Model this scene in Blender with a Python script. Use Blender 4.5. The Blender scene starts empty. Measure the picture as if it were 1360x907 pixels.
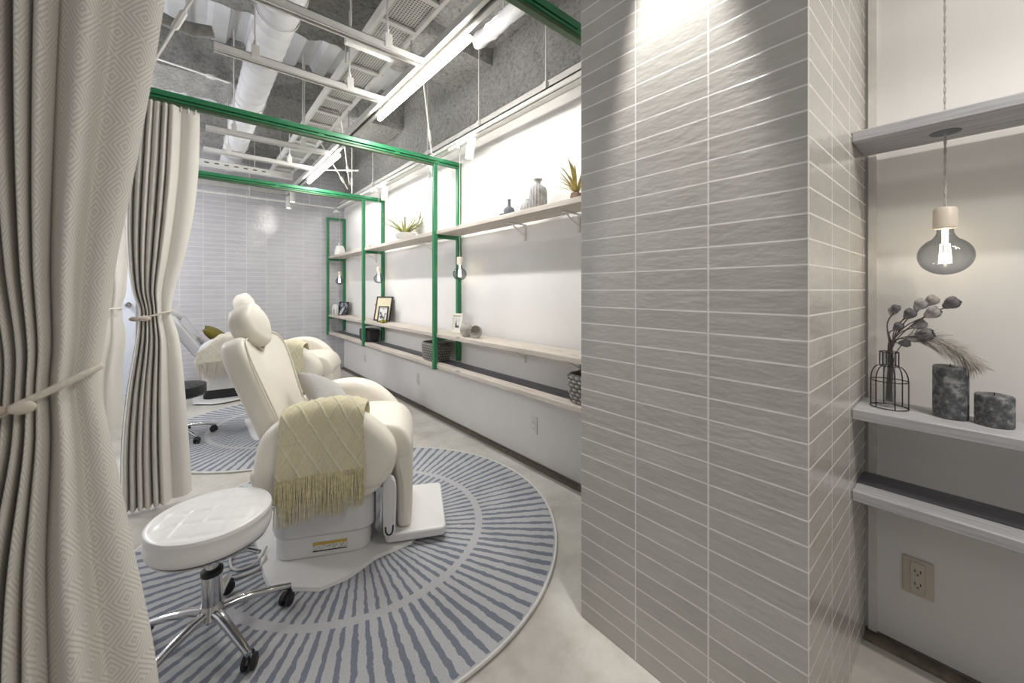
import bpy, bmesh, math, random
from mathutils import Vector, Matrix, noise
random.seed(7)
PI = math.pi
S = bpy.context.scene
C = S.collection

# ------------------------------------------------------------------ materials
def srgb(r, g, b):
    f = lambda c: (c/255/12.92) if c/255 <= .04045 else ((c/255+.055)/1.055)**2.4
    return (f(r), f(g), f(b), 1)

class NT:
    def __init__(s, name):
        s.m = bpy.data.materials.new(name); s.m.use_nodes = True
        s.t = s.m.node_tree; s.n = s.t.nodes; s.l = s.t.links
        s.b = s.n['Principled BSDF']
    def node(s, typ, **kw):
        n = s.n.new(typ)
        for k, v in kw.items():
            if k in n.inputs: n.inputs[k].default_value = v
            else: setattr(n, k, v)
        return n
    def link(s, a, b): s.l.new(a, b)
    def math(s, op, a, b=None, c=None):
        n = s.n.new('ShaderNodeMath'); n.operation = op
        for i, v in enumerate((a, b, c)):
            if v is None: continue
            if isinstance(v, (int, float)): n.inputs[i].default_value = v
            else: s.link(v, n.inputs[i])
        return n.outputs[0]
    def mix(s, fac, a, b):
        n = s.n.new('ShaderNodeMix'); n.data_type = 'RGBA'
        for i, v in ((0, fac), (6, a), (7, b)):
            if isinstance(v, (int, float, tuple)): n.inputs[i].default_value = v
            else: s.link(v, n.inputs[i])
        return n.outputs[2]
    def ramp(s, fac, stops):
        n = s.n.new('ShaderNodeValToRGB'); e = n.color_ramp.elements
        while len(e) < len(stops): e.new(.5)
        for el, (p, c) in zip(e, stops): el.position = p; el.color = c
        s.link(fac, n.inputs[0]); return n.outputs[0]
    def coord(s, which='Object'):
        return s.n.new('ShaderNodeTexCoord').outputs[which]
    def mapping(s, vec, scale):
        n = s.n.new('ShaderNodeMapping'); n.inputs['Scale'].default_value = scale
        s.link(vec, n.inputs[0]); return n.outputs[0]
    def noise(s, vec, scale, detail=3, rough=.55):
        n = s.n.new('ShaderNodeTexNoise'); n.inputs['Scale'].default_value = scale
        n.inputs['Detail'].default_value = detail; n.inputs['Roughness'].default_value = rough
        if vec is not None: s.link(vec, n.inputs['Vector'])
        return n.outputs[0]
    def bump(s, h, strength=.3, dist=.01):
        n = s.n.new('ShaderNodeBump'); n.inputs['Strength'].default_value = strength
        n.inputs['Distance'].default_value = dist
        s.link(h, n.inputs['Height']); s.link(n.outputs[0], s.b.inputs['Normal'])
    def set(s, **kw):
        for k, v in kw.items():
            s.b.inputs[k.replace('_', ' ')].default_value = v
        return s

def plain(name, col, rough=.5, metal=0, var=.06, nscale=25, bump=0, coat=0):
    """solid colour with a little noise variation and bump"""
    t = NT(name); t.set(Roughness=rough, Metallic=metal)
    if coat: t.b.inputs['Coat Weight'].default_value = coat; t.b.inputs['Coat Roughness'].default_value = .15
    c = srgb(*col)
    v = t.coord()
    n = t.noise(v, nscale)
    d = tuple(x*(1-var) for x in c[:3])+(1,)
    l = tuple(min(1, x*(1+var)) for x in c[:3])+(1,)
    t.link(t.ramp(n, [(.3, d), (.7, l)]), t.b.inputs['Base Color'])
    if bump: t.bump(t.noise(v, nscale*8, 2), bump, .002)
    return t.m

def emis(name, col, strength):
    t = NT(name); t.set(Base_Color=srgb(*col)); t.b.inputs['Emission Color'].default_value = srgb(*col)
    t.b.inputs['Emission Strength'].default_value = strength
    return t.m

def tile_mat(name, face, face2, grout, rough, wav, bs=.35, bd=.004, ns=22):
    t = NT(name)
    uv = t.coord('UV')
    br = t.n.new('ShaderNodeTexBrick'); br.offset = 0; br.squash = 1; br.offset_frequency = 2
    br.inputs['Scale'].default_value = 1
    br.inputs['Brick Width'].default_value = .2277; br.inputs['Row Height'].default_value = .06
    br.inputs['Mortar Size'].default_value = .0024; br.inputs['Mortar Smooth'].default_value = .25
    br.inputs['Color1'].default_value = srgb(*face); br.inputs['Color2'].default_value = srgb(*face2)
    br.inputs['Mortar'].default_value = srgb(*grout); br.inputs['Bias'].default_value = 0
    t.link(uv, br.inputs['Vector'])
    mp = t.mapping(uv, (1, 2.4, 1))
    n = t.noise(mp, 9, 4)
    col = t.mix(t.math('MULTIPLY', t.math('SUBTRACT', n, .35), .55), br.outputs['Color'], srgb(face[0]-38, face[1]-36, face[2]-36))
    col = t.mix(br.outputs['Fac'], col, srgb(*grout))
    t.link(col, t.b.inputs['Base Color'])
    rg = t.math('ADD', t.math('MULTIPLY', br.outputs['Fac'], .5), rough)
    t.link(rg, t.b.inputs['Roughness'])
    n2 = t.noise(mp, ns, 2)
    # each tile sits at a slightly different tilt: brick tint drives a small slope
    h = t.math('ADD', t.math('MULTIPLY', n2, wav), t.math('MULTIPLY', br.outputs['Fac'], -1.0))
    t.bump(h, bs, bd)
    return t.m

def wood_mat(name, light, dark, rough=.6):
    t = NT(name); o = t.coord()
    g = t.noise(t.mapping(o, (26, 1.1, 26)), 3.0, 6, .65)
    g2 = t.noise(t.mapping(o, (3, .4, 3)), 2.0, 2)
    col = t.ramp(g, [(.28, srgb(*dark)), (.62, srgb(*light))])
    vo = t.n.new('ShaderNodeTexVoronoi'); vo.inputs['Scale'].default_value = 1.0
    t.link(t.mapping(o, (9, 2.4, 6)), vo.inputs['Vector'])
    knot = t.ramp(vo.outputs['Distance'], [(.04, (1, 1, 1, 1)), (.13, (0, 0, 0, 1))])
    col = t.mix(t.math('MULTIPLY', knot, .75), col, srgb(74, 66, 60))
    col = t.mix(t.math('MULTIPLY', g2, .25), col, srgb(*dark))
    t.link(col, t.b.inputs['Base Color']); t.set(Roughness=rough)
    t.bump(g, .25, .002)
    return t.m

def fabric_mat(name, base, line, w=.072, h=.09):
    """woven drape with concentric diamonds"""
    t = NT(name); uv = t.coord('UV')
    sp = t.n.new('ShaderNodeSeparateXYZ'); t.link(uv, sp.inputs[0])
    fu = t.math('ABSOLUTE', t.math('SUBTRACT', t.math('FRACT', t.math('MULTIPLY', sp.outputs[0], 1/w)), .5))
    fv = t.math('ABSOLUTE', t.math('SUBTRACT', t.math('FRACT', t.math('MULTIPLY', sp.outputs[1], 1/h)), .5))
    dd = t.math('ADD', fu, fv)
    dd = t.math('MINIMUM', dd, t.math('SUBTRACT', 1.0, dd))
    rg = t.math('FRACT', t.math('MULTIPLY', dd, 8.0))
    ln = t.math('LESS_THAN', t.math('ABSOLUTE', t.math('SUBTRACT', rg, .5)), .2)
    wv = t.noise(t.mapping(uv, (900, 500, 1)), 1.0, 1)
    ln2 = t.math('MULTIPLY', ln, t.math('ADD', .35, wv))
    col = t.mix(ln2, srgb(*base), srgb(*line))
    t.link(col, t.b.inputs['Base Color']); t.set(Roughness=.85)
    t.b.inputs['Sheen Weight'].default_value = .2
    t.bump(t.math('ADD', wv, t.math('MULTIPLY', ln, -.6)), .25, .001)
    return t.m

def rug_mat():
    t = NT('rug_radial_stripes'); o = t.coord()
    sp = t.n.new('ShaderNodeSeparateXYZ'); t.link(o, sp.inputs[0])
    x, y = sp.outputs[0], sp.outputs[1]
    r = t.math('SQRT', t.math('ADD', t.math('MULTIPLY', x, x), t.math('MULTIPLY', y, y)))
    wob = t.math('MULTIPLY', t.math('SUBTRACT', t.noise(o, 30, 3), .5), .018)
    a = t.math('DIVIDE', t.math('ARCTAN2', y, x), 2*PI)
    aw = t.math('ADD', a, t.math('DIVIDE', wob, t.math('ADD', t.math('MULTIPLY', r, 6.28), .2)))
    def stripes(count, ph, duty):
        f = t.math('FRACT', t.math('ADD', t.math('MULTIPLY', aw, count), ph))
        n = t.math('MULTIPLY', t.math('SUBTRACT', t.noise(o, 5, 2), .5), .35)
        return t.math('LESS_THAN', t.math('ABSOLUTE', t.math('SUBTRACT', f, .5)), t.math('ADD', duty, n))
    rr = t.math('ADD', r, t.math('MULTIPLY', t.math('SUBTRACT', t.noise(o, 40, 2), .5), .02))
    outer = t.math('MULTIPLY', stripes(100, .1, .2), t.math('MULTIPLY', t.math('GREATER_THAN', rr, .608), t.math('LESS_THAN', rr, .965)))
    inner = t.math('MULTIPLY', stripes(84, .4, .20), t.math('MULTIPLY', t.math('GREATER_THAN', rr, .12), t.math('LESS_THAN', rr, .572)))
    s = t.math('MAXIMUM', outer, inner)
    pile = t.noise(o, 260, 2)
    dk = t.mix(pile, srgb(84, 91, 104), srgb(134, 139, 150))
    lt = t.mix(pile, srgb(146, 147, 150), srgb(196, 196, 198))
    col = t.mix(s, lt, dk)
    t.link(col, t.b.inputs['Base Color']); t.set(Roughness=.95)
    t.bump(pile, .6, .004)
    return t.m

def spray_mat():
    t = NT('sprayed_insulation'); o = t.coord()
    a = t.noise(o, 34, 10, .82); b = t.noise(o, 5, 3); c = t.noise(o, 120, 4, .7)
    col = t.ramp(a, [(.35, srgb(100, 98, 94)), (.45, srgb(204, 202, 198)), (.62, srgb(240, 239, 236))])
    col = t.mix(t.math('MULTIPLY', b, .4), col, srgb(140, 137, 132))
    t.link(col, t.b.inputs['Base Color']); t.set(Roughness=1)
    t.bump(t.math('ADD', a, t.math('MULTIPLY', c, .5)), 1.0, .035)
    return t.m

def floor_mat():
    t = NT('floor_stone_vinyl'); o = t.coord()
    a = t.noise(o, 3.2, 7, .62); b = t.noise(o, 30, 4)
    col = t.ramp(a, [(.3, srgb(158, 153, 144)), (.5, srgb(186, 183, 176)), (.7, srgb(204, 202, 197))])
    col = t.mix(t.math('MULTIPLY', b, .25), col, srgb(150, 143, 128))
    v = t.n.new('ShaderNodeTexVoronoi'); v.feature = 'DISTANCE_TO_EDGE'; v.inputs['Scale'].default_value = 1.6
    wn = t.n.new('ShaderNodeVectorMath'); wn.operation = 'ADD'
    t.link(o, wn.inputs[0]); nn = t.n.new('ShaderNodeTexNoise'); nn.inputs['Scale'].default_value = 3; t.link(o, nn.inputs['Vector'])
    t.link(nn.outputs['Color'], wn.inputs[1]); t.link(wn.outputs[0], v.inputs['Vector'])
    vein = t.ramp(v.outputs['Distance'], [(.0, (1, 1, 1, 1)), (.012, (0, 0, 0, 1))])
    col = t.mix(t.math('MULTIPLY', vein, .1), col, srgb(138, 130, 112))
    t.link(col, t.b.inputs['Base Color']); t.set(Roughness=.38)
    t.bump(b, .06, .002)
    return t.m

def candle_mat():
    t = NT('mottled_grey_wax'); o = t.coord()
    a = t.noise(o, 38, 6, .7)
    col = t.ramp(a, [(.36, srgb(64, 66, 70)), (.5, srgb(92, 94, 97)), (.62, srgb(150, 150, 150))])
    t.link(col, t.b.inputs['Base Color']); t.set(Roughness=.75); t.bump(a, .3, .004)
    return t.m

def perforated_mat():
    t = NT('perforated_white_steel'); o = t.coord()
    sp = t.n.new('ShaderNodeSeparateXYZ'); t.link(o, sp.inputs[0])
    fx = t.math('SUBTRACT', t.math('FRACT', t.math('MULTIPLY', sp.outputs[0], 62)), .5)
    fy = t.math('SUBTRACT', t.math('FRACT', t.math('MULTIPLY', sp.outputs[1], 62)), .5)
    r = t.math('ADD', t.math('MULTIPLY', fx, fx), t.math('MULTIPLY', fy, fy))
    hole = t.math('LESS_THAN', r, .1)
    t.link(t.mix(hole, srgb(214, 212, 206), srgb(92, 92, 90)), t.b.inputs['Base Color']); t.set(Roughness=.5)
    return t.m

def glass_mat(name, tint, ior=1.35, mixv=.78):
    """smoked thin glass: a real mix of transparent and glossy"""
    t = NT(name); t.n.remove(t.b)
    tr = t.n.new('ShaderNodeBsdfTransparent')
    gl = t.n.new('ShaderNodeBsdfGlossy'); gl.inputs['Roughness'].default_value = .03
    gl.inputs[0].default_value = (.9, .9, .92, 1)
    fr = t.n.new('ShaderNodeLayerWeight'); fr.inputs[0].default_value = .5
    fac = t.math('ADD', t.math('MULTIPLY', t.math('POWER', fr.outputs['Facing'], 4.0), .45), .05)
    edge = tuple(c*c*.55 for c in tint[:3])+(1,)
    t.link(t.mix(t.math('POWER', fr.outputs['Facing'], 2.2), tint, edge), tr.inputs[0])
    mx = t.n.new('ShaderNodeMixShader')
    t.link(fac, mx.inputs[0]); t.link(tr.outputs[0], mx.inputs[1]); t.link(gl.outputs[0], mx.inputs[2])
    t.link(mx.outputs[0], t.n['Material Output'].inputs[0])
    return t.m

def print_mat(name, paper, ink, scale=40, lo=.5):
    t = NT(name); o = t.coord()
    n = t.noise(t.mapping(o, (1, 1, 1)), scale, 4)
    t.link(t.ramp(n, [(lo-.04, srgb(*ink)), (lo+.04, srgb(*paper))]), t.b.inputs['Base Color']); t.set(Roughness=.5)
    return t.m

M = {}
M['wall'] = plain('white_wall_paint', (233, 231, 228), .75, var=.015, nscale=4, bump=.03)
M['wallgrey'] = plain('pale_grey_wall_paint', (205, 206, 212), .7, var=.02, nscale=4)
M['tile'] = tile_mat('glazed_grey_beige_tile', (185, 181, 174), (194, 190, 183), (228, 225, 220), .13, .9)
M['tileback'] = tile_mat('glazed_white_tile', (199, 197, 202), (208, 206, 210), (226, 225, 226), .05, 1.6, .22, .005, 26)
M['floor'] = floor_mat()
M['strip'] = plain('raw_concrete_strip', (112, 104, 92), .8, var=.3, nscale=30, bump=.3)
M['deck'] = plain('galvanised_steel_deck', (224, 225, 227), .5, .2, var=.12, nscale=3)
M['spray'] = spray_mat()
M['wood'] = wood_mat('whitewashed_pine', (216, 207, 196), (176, 166, 156))
M['woodg'] = wood_mat('grey_stained_pine', (204, 204, 206), (150, 151, 156))
M['woodd'] = wood_mat('charcoal_stained_pine', (126, 126, 133), (88, 88, 95))
M['green'] = plain('green_painted_steel', (44, 122, 80), .4, var=.06, nscale=8)
M['olive'] = plain('dark_green_track', (66, 92, 62), .45, .1)
M['whitem'] = plain('white_painted_metal', (226, 224, 220), .45, var=.04, nscale=15)
M['greym'] = plain('light_grey_aluminium', (186, 184, 180), .5, 0, var=.05)
M['dark'] = plain('black_plastic', (26, 26, 28), .5)
M['slot'] = plain('dark_slot', (70, 66, 60), .7)
M['duct'] = plain('white_wrapped_duct', (208, 208, 210), .6, var=.05, nscale=9, bump=.15)
M['perf'] = perforated_mat()
M['tube'] = emis('lit_tube_diffuser', (255, 252, 246), 50)
M['lens'] = emis('lit_spot_lens', (255, 250, 240), 12)
M['filament'] = emis('glowing_filament', (255, 240, 210), 22)
M['leather'] = plain('ivory_leatherette', (232, 226, 214), .42, var=.02, nscale=8, bump=.08)
M['leather_shaded'] = plain('shaded_ivory_leatherette', (203, 203, 207), .45, var=.02, nscale=8, bump=.08)  # white leather greyed: the far chair's shade is put into its colour
M['plastic'] = plain('white_moulded_plastic', (220, 219, 218), .35, var=.015, nscale=6)
M['stoolw'] = plain('white_vinyl', (232, 231, 229), .33, var=.02, nscale=10, bump=.06)
M['stoolb'] = plain('black_vinyl', (34, 35, 38), .4)
M['chrome'] = plain('polished_chrome', (200, 200, 202), .1, 1, var=.02)
def knit_mat(name, base, cable):
    t = NT(name); o = t.coord(); n = t.noise(o, 90, 3); at = t.n.new('ShaderNodeAttribute'); at.attribute_name = 'cable'
    d = srgb(*(c-26 for c in base)); col = t.mix(n, d, srgb(*base))
    t.link(t.mix(t.math('MULTIPLY', at.outputs['Fac'], .8), col, srgb(*cable)), t.b.inputs['Base Color']); t.set(Roughness=.95)
    t.bump(t.noise(o, 420, 2), .8, .003); return t.m
M['throw'] = knit_mat('yellow_beige_knit', (233, 224, 192), (243, 238, 218))
M['throwl'] = knit_mat('cream_knit', (216, 209, 194), (226, 220, 208))
M['fringe'] = plain('yellow_beige_yarn', (216, 206, 168), .95, var=.2, nscale=70, bump=.5)
M['cushg'] = plain('grey_woven_cloth', (180, 178, 174), .95, var=.12, nscale=220, bump=.5)
M['cusho'] = plain('olive_velvet', (104, 94, 28), .8, var=.2, nscale=12, bump=.2)
M['drape'] = fabric_mat('diamond_weave_drape', (230, 226, 218), (200, 195, 188))
M['cord'] = plain('cream_braided_cord', (226, 219, 205), .8, var=.1, nscale=150, bump=.5)
M['oval'] = plain('cream_wrapped_bead', (216, 206, 190), .7, var=.05, nscale=60, bump=.3)
M['ovalg'] = plain('taupe_wrapped_bead', (176, 164, 150), .7, var=.05, nscale=60, bump=.3)
M['rug'] = rug_mat()
M['rugedge'] = plain('rug_binding', (206, 204, 200), .9)
M['ceramic'] = plain('white_ceramic', (236, 234, 230), .25, var=.01)
M['porcelain'] = plain('cream_porcelain_socket', (226, 216, 200), .4, var=.03)
M['smoke'] = glass_mat('smoked_bulb_glass', (.66, .68, .71, 1))
M['clear'] = glass_mat('clear_glass', (.93, .94, .95, 1))
M['concrete'] = plain('grey_cast_concrete', (168, 164, 157), .85, var=.12, nscale=50, bump=.3)
M['darkclay'] = plain('charcoal_clay', (86, 88, 98), .6, var=.15, nscale=40)
M['stonev'] = plain('weathered_grey_glaze', (164, 162, 160), .6, var=.35, nscale=26, bump=.2)
M['candle'] = candle_mat()
M['wire'] = plain('bronze_black_wire', (52, 42, 38), .45, .6)
M['leaf'] = plain('yellow_green_leaf', (176, 176, 108), .6, var=.3, nscale=20)
M['leafd'] = plain('straw_leaf', (190, 172, 106), .6, var=.3, nscale=20)
M['moss'] = plain('green_moss', (150, 150, 60), .9, var=.4, nscale=60)
M['bark'] = plain('dry_brown_bark', (150, 130, 112), .9, var=.3, nscale=40)
M['petal'] = plain('dried_grey_petal', (176, 174, 176), .5, var=.45, nscale=45)
M['petald'] = plain('dried_dark_petal', (116, 114, 118), .5, var=.4, nscale=45)
M['plume'] = plain('grey_beige_plume', (182, 176, 170), .95, var=.2, nscale=30)
M['stem'] = plain('dry_stem', (88, 78, 72), .8)
M['rope'] = knit_mat('grey_chunky_rope', (112, 110, 106), (186, 182, 176))  # dark base colour paints the shade in crevices between strands
M['roped'] = knit_mat('charcoal_woven_rope', (48, 48, 50), (112, 112, 116))  # same painted crevice shade, charcoal rope
M['fleece'] = plain('black_fleece', (30, 29, 31), 1, var=.4, nscale=60, bump=1)
M['frameb'] = plain('black_frame_wood', (40, 38, 40), .4)
M['framew'] = plain('white_frame_wood', (232, 227, 214), .5, var=.03)
M['printc'] = print_mat('cream_print', (226, 214, 182), (196, 182, 150), 46, .36)
M['printp'] = print_mat('monochrome_print', (224, 224, 222), (64, 64, 66), 26, .46)
M['prints'] = print_mat('street_photo_print', (196, 198, 202), (60, 64, 74), 30, .52)
M['pale'] = plain('pale_blue_print', (184, 190, 204), .4, var=.1, nscale=30)
M['mat_board'] = plain('white_mat_board', (228, 226, 220), .7, var=.02)
M['plate'] = plain('ivory_switch_plate', (232, 230, 225), .4, var=.02)
M['platew'] = plain('beige_switch_plate', (206, 196, 182), .4, var=.02)
M['yellow'] = plain('amber_label_band', (196, 164, 70), .5)
M['labelt'] = print_mat('label_small_print', (214, 214, 208), (150, 150, 146), 120, .46)
M['doorm'] = plain('pale_blue_grey_door', (208, 212, 222), .5, var=.02)
M['pipeg'] = plain('grey_lagged_pipe', (150, 148, 146), .95, var=.25, nscale=30, bump=1)
M['grom'] = plain('grey_plate', (118, 120, 126), .6)
M['trimw'] = plain('white_trim', (226, 222, 216), .5)

# ------------------------------------------------------------------ mesh helpers
def link(name, bm, m, parent=None, smooth=35, loc=None, mats=None):
    me = bpy.data.meshes.new(name)
    bmesh.ops.recalc_face_normals(bm, faces=bm.faces)
    bm.to_mesh(me); bm.free()
    for mm in (mats or [m]): me.materials.append(M[mm] if isinstance(mm, str) else mm)
    if smooth:
        me.polygons.foreach_set('use_smooth', [True]*len(me.polygons))
        me.set_sharp_from_angle(angle=math.radians(smooth))
    o = bpy.data.objects.new(name, me); C.objects.link(o)
    if parent: o.parent = parent
    if loc: o.location = loc
    return o

def B(): return bmesh.new()

def box(bm, x0, x1, y0, y1, z0, z1, bev=0, seg=2):
    r = bmesh.ops.create_cube(bm, size=1)
    vs = r['verts']
    for v in vs:
        v.co = Vector(((x0+x1)/2+v.co.x*(x1-x0), (y0+y1)/2+v.co.y*(y1-y0), (z0+z1)/2+v.co.z*(z1-z0)))
    if bev:
        es = list({e for v in vs for e in v.link_edges})
        bmesh.ops.bevel(bm, geom=es, offset=bev, segments=seg, profile=.5, affect='EDGES')
    return bm

def frame_of(d):
    d = d.normalized()
    a = Vector((0, 0, 1)) if abs(d.z) < .9 else Vector((1, 0, 0))
    u = d.cross(a).normalized(); return u, d.cross(u).normalized()

def tube(bm, pts, rad, seg=10, caps=True, closed=False):
    pts = [Vector(p) for p in pts]
    n = len(pts)
    rads = rad if isinstance(rad, (list, tuple)) else [rad]*n
    rings = []; u = None
    for i, p in enumerate(pts):
        if closed: d = pts[(i+1) % n]-pts[i-1]
        else: d = pts[min(i+1, n-1)]-pts[max(i-1, 0)]
        if d.length < 1e-9: d = Vector((0, 0, 1))
        d.normalize()
        if u is None: u, w = frame_of(d)
        else:
            u = (u-d*u.dot(d))
            if u.length < 1e-6: u, w = frame_of(d)
            u.normalize(); w = d.cross(u)
        rings.append([bm.verts.new(p+(u*math.cos(2*PI*k/seg)+w*math.sin(2*PI*k/seg))*rads[i]) for k in range(seg)])
    m = n if closed else n-1
    for i in range(m):
        a, b = rings[i], rings[(i+1) % n]
        for k in range(seg): bm.faces.new((a[k], a[(k+1) % seg], b[(k+1) % seg], b[k]))
    if caps and not closed:
        bm.faces.new(list(reversed(rings[0]))); bm.faces.new(rings[-1])
    return bm

def lathe(bm, prof, c=(0, 0, 0), seg=32, mod=None, mtx=None):
    rings = []
    for (r, z) in prof:
        ring = []
        for k in range(seg):
            a = 2*PI*k/seg
            rr = r*(mod(a, z) if mod else 1)
            p = Vector((rr*math.cos(a), rr*math.sin(a), z))
            if mtx: p = mtx @ p
            ring.append(bm.verts.new(p+Vector(c)))
        rings.append(ring)
    for i in range(len(prof)-1):
        a, b = rings[i], rings[i+1]
        for k in range(seg): bm.faces.new((a[k], a[(k+1) % seg], b[(k+1) % seg], b[k]))
    bm.faces.new(list(reversed(rings[0]))); bm.faces.new(rings[-1])
    return bm

def catmull(pts, per=6, closed=True):
    out = []; n = len(pts)
    rng = range(n) if closed else range(n-1)
    for i in rng:
        g = lambda k: pts[k % n] if closed else pts[max(0, min(n-1, k))]
        p0, p1, p2, p3 = (Vector(g(i+k)) for k in (-1, 0, 1, 2))
        for j in range(per):
            t = j/per
            out.append(.5*((2*p1)+(-p0+p2)*t+(2*p0-5*p1+4*p2-p3)*t*t+(-p0+3*p1-3*p2+p3)*t**3))
    if not closed: out.append(Vector(pts[-1]))
    return out

def puffy(bm, outline, half, r, dome, to3, seg=5, rings=4):
    """cushion-like slab: closed 2D outline, thickness 2*half, edge radius r, caps bulging by dome; to3(a,b,c) gives 3D"""
    P = [Vector((p[0], p[1])) for p in outline]; n = len(P)
    area = sum(P[i].x*P[(i+1) % n].y-P[(i+1) % n].x*P[i].y for i in range(n))
    if area < 0: P.reverse()
    N = []
    for i in range(n):
        d = P[(i+1) % n]-P[i-1]; d.normalize(); N.append(Vector((d.y, -d.x)))
    cen = sum(P, Vector((0, 0)))/n
    layers = []
    def lay(ins, c): layers.append([bm.verts.new(to3((P[i]-N[i]*ins).x, (P[i]-N[i]*ins).y, c)) for i in range(n)])
    def scaled(f, c): layers.append([bm.verts.new(to3(*(cen+((P[i]-N[i]*r)-cen)*f), c)) for i in range(n)])
    for k in range(rings-1, -1, -1):
        f = .12+.88*k/(rings-1) if rings > 1 else 1
        if k == rings-1: continue
        scaled(f, -half-dome*(1-f*f))
    layers.reverse(); layers.reverse()
    for k in range(seg+1):
        a = -PI/2+k*(PI/2)/seg
        lay(r-r*math.cos(a), -half+r+r*math.sin(a))
    for k in range(seg+1):
        a = k*(PI/2)/seg
        lay(r-r*math.cos(a), half-r+r*math.sin(a))
    for k in range(rings-2, -1, -1):
        f = .12+.88*k/(rings-1)
        scaled(f, half+dome*(1-f*f))
    for i in range(len(layers)-1):
        a, b = layers[i], layers[i+1]
        for k in range(n): bm.faces.new((a[k], a[(k+1) % n], b[(k+1) % n], b[k]))
    bm.faces.new(list(reversed(layers[0]))); bm.faces.new(layers[-1])
    return bm

def superell(bm, c, rx, ry, rz, e=2.6, mtx=None, n=20, m=28):
    """pillow-shaped superellipsoid"""
    def sg(v, p): return math.copysign(abs(v)**p, v)
    rows = []
    for i in range(n+1):
        th = -PI/2+PI*i/n
        row = []
        for k in range(m):
            ph = 2*PI*k/m
            p = Vector((rx*sg(math.cos(th), .9)*sg(math.cos(ph), 2/e), ry*sg(math.cos(th), .9)*sg(math.sin(ph), 2/e), rz*sg(math.sin(th), 1)))
            if mtx: p = mtx @ p
            row.append(bm.verts.new(p+Vector(c)))
        rows.append(row)
    for i in range(n):
        for k in range(m):
            bm.faces.new((rows[i][k], rows[i][(k+1) % m], rows[i+1][(k+1) % m], rows[i+1][k]))
    bmesh.ops.remove_doubles(bm, verts=rows[0]+rows[-1], dist=1e-6)
    return bm

def pillow(bm, w, h, t, mtx, n=22):
    """square scatter cushion with pointed corners"""
    for s in (1, -1):
        g = []
        for i in range(n+1):
            row = []
            for j in range(n+1):
                a, b = -1+2*i/n, -1+2*j/n
                pin = 1-.09*(1-abs(a)**2)*abs(b)**6; pin2 = 1-.09*(1-abs(b)**2)*abs(a)**6
                z = s*t*(max(0, 1-abs(a)**2.6)**.55)*(max(0, 1-abs(b)**2.6)**.55)
                z += .006*noise.noise(Vector((a*3, b*3, s)))*(1-abs(a))*(1-abs(b))
                row.append(bm.verts.new(mtx @ Vector((a*w/2*pin2, b*h/2*pin, z))))
            g.append(row)
        for i in range(n):
            for j in range(n): bm.faces.new((g[i][j], g[i+1][j], g[i+1][j+1], g[i][j+1]))
    bmesh.ops.remove_doubles(bm, verts=bm.verts, dist=1e-5)
    return bm

def blade(bm, pts, w, fold=.25, up=Vector((0, 0, 1))):
    """leaf blade tapering along a path"""
    pts = [Vector(p) for p in pts]; n = len(pts); prev = None
    for i, p in enumerate(pts):
        d = (pts[min(i+1, n-1)]-pts[max(i-1, 0)]).normalized()
        s = d.cross(up)
        if s.length < 1e-4: s = Vector((1, 0, 0))
        s.normalize(); nn = s.cross(d)
        ww = w*math.sin(PI*min(1, (.25+.75*i/(n-1))))**.7*.5+1e-4
        row = [bm.verts.new(p-s*ww+nn*ww*fold), bm.verts.new(p), bm.verts.new(p+s*ww+nn*ww*fold)]
        if prev:
            bm.faces.new((prev[0], prev[1], row[1], row[0])); bm.faces.new((prev[1], prev[2], row[2], row[1]))
        prev = row

def put(o, label, cat, group=None):
    o['label'] = label; o['category'] = cat
    if group: o['group'] = group
    return o
def thing(name, label, cat, loc=(0, 0, 0), rotz=0, group=None):
    o = bpy.data.objects.new(name, None); C.objects.link(o)
    o.location = loc; o.rotation_euler = (0, 0, rotz)
    return put(o, label, cat, group)
def struct(name, bm, m, smooth=30, mats=None, parent=None):
    o = link(name, bm, m, parent, smooth, mats=mats)
    if not parent: o['kind'] = 'structure'
    return o
def dup(root, loc, rotz=None, label=None):
    r = root.copy(); C.objects.link(r); r.location = loc
    if rotz is not None: r.rotation_euler = (0, 0, rotz)
    if label: r['label'] = label
    for ch in list(root.children):
        c = ch.copy(); C.objects.link(c); c.parent = r
        for g in list(ch.children):
            d = g.copy(); C.objects.link(d); d.parent = c
    return r

def uv_metres(o, fn=None):
    me = o.data; uvl = me.uv_layers.new(name='UVMap')
    for p in me.polygons:
        n = p.normal
        for li in p.loop_indices:
            co = me.vertices[me.loops[li].vertex_index].co
            uvl.data[li].uv = fn(co, n) if fn else ((co.y if abs(n.x) > .5 else co.x), co.z)

# ------------------------------------------------------------------ room
XW, YB, ZC = 1.84, 6.25, 3.3           # shelf wall, tiled end wall, deck height
PX0, PY0, PY1 = 1.107, .246, .929      # tiled pillar
XL, YF = -2.2, -2.4
b = box(B(), XL, XW+.1, YF, YB+.1, -.05, 0); struct('floor', b, 'floor', 0)
b = box(B(), 1.778, XW, PY1, YB, 0, .003); struct('trim_1', b, 'strip', 0)
b = box(B(), 1.778, XW, YF, PY0, 0, .003); struct('trim_2', b, 'strip', 0)
b = box(B(), XW, XW+.1, YF, YB+.1, .012, 2.6); struct('wall_right', b, 'wall', 0)
b = box(B(), XW-.012, XW, PY0-.03, PY0-.008, .012, 2.6); struct('trim_3', b, 'trimw', 0)
b = box(B(), XL-.1, XW+.1, YB, YB+.1, 0, ZC); o = struct('wall_back', b, 'tileback', 0); uv_metres(o, lambda c, n: (c.x+.09, c.z))
b = box(B(), XL-.1, XL, YF, YB, 0, ZC); struct('wall_left', b, 'wallgrey', 0)
b = box(B(), PX0, XW, PY0, PY1, 0, ZC, .0025, 1)
o = struct('wall_pillar', b, 'tile', 30)
uv_metres(o, lambda c, n: ((c.y-PY0) if abs(n.x) > .5 else (c.x-PX0), c.z))
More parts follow.
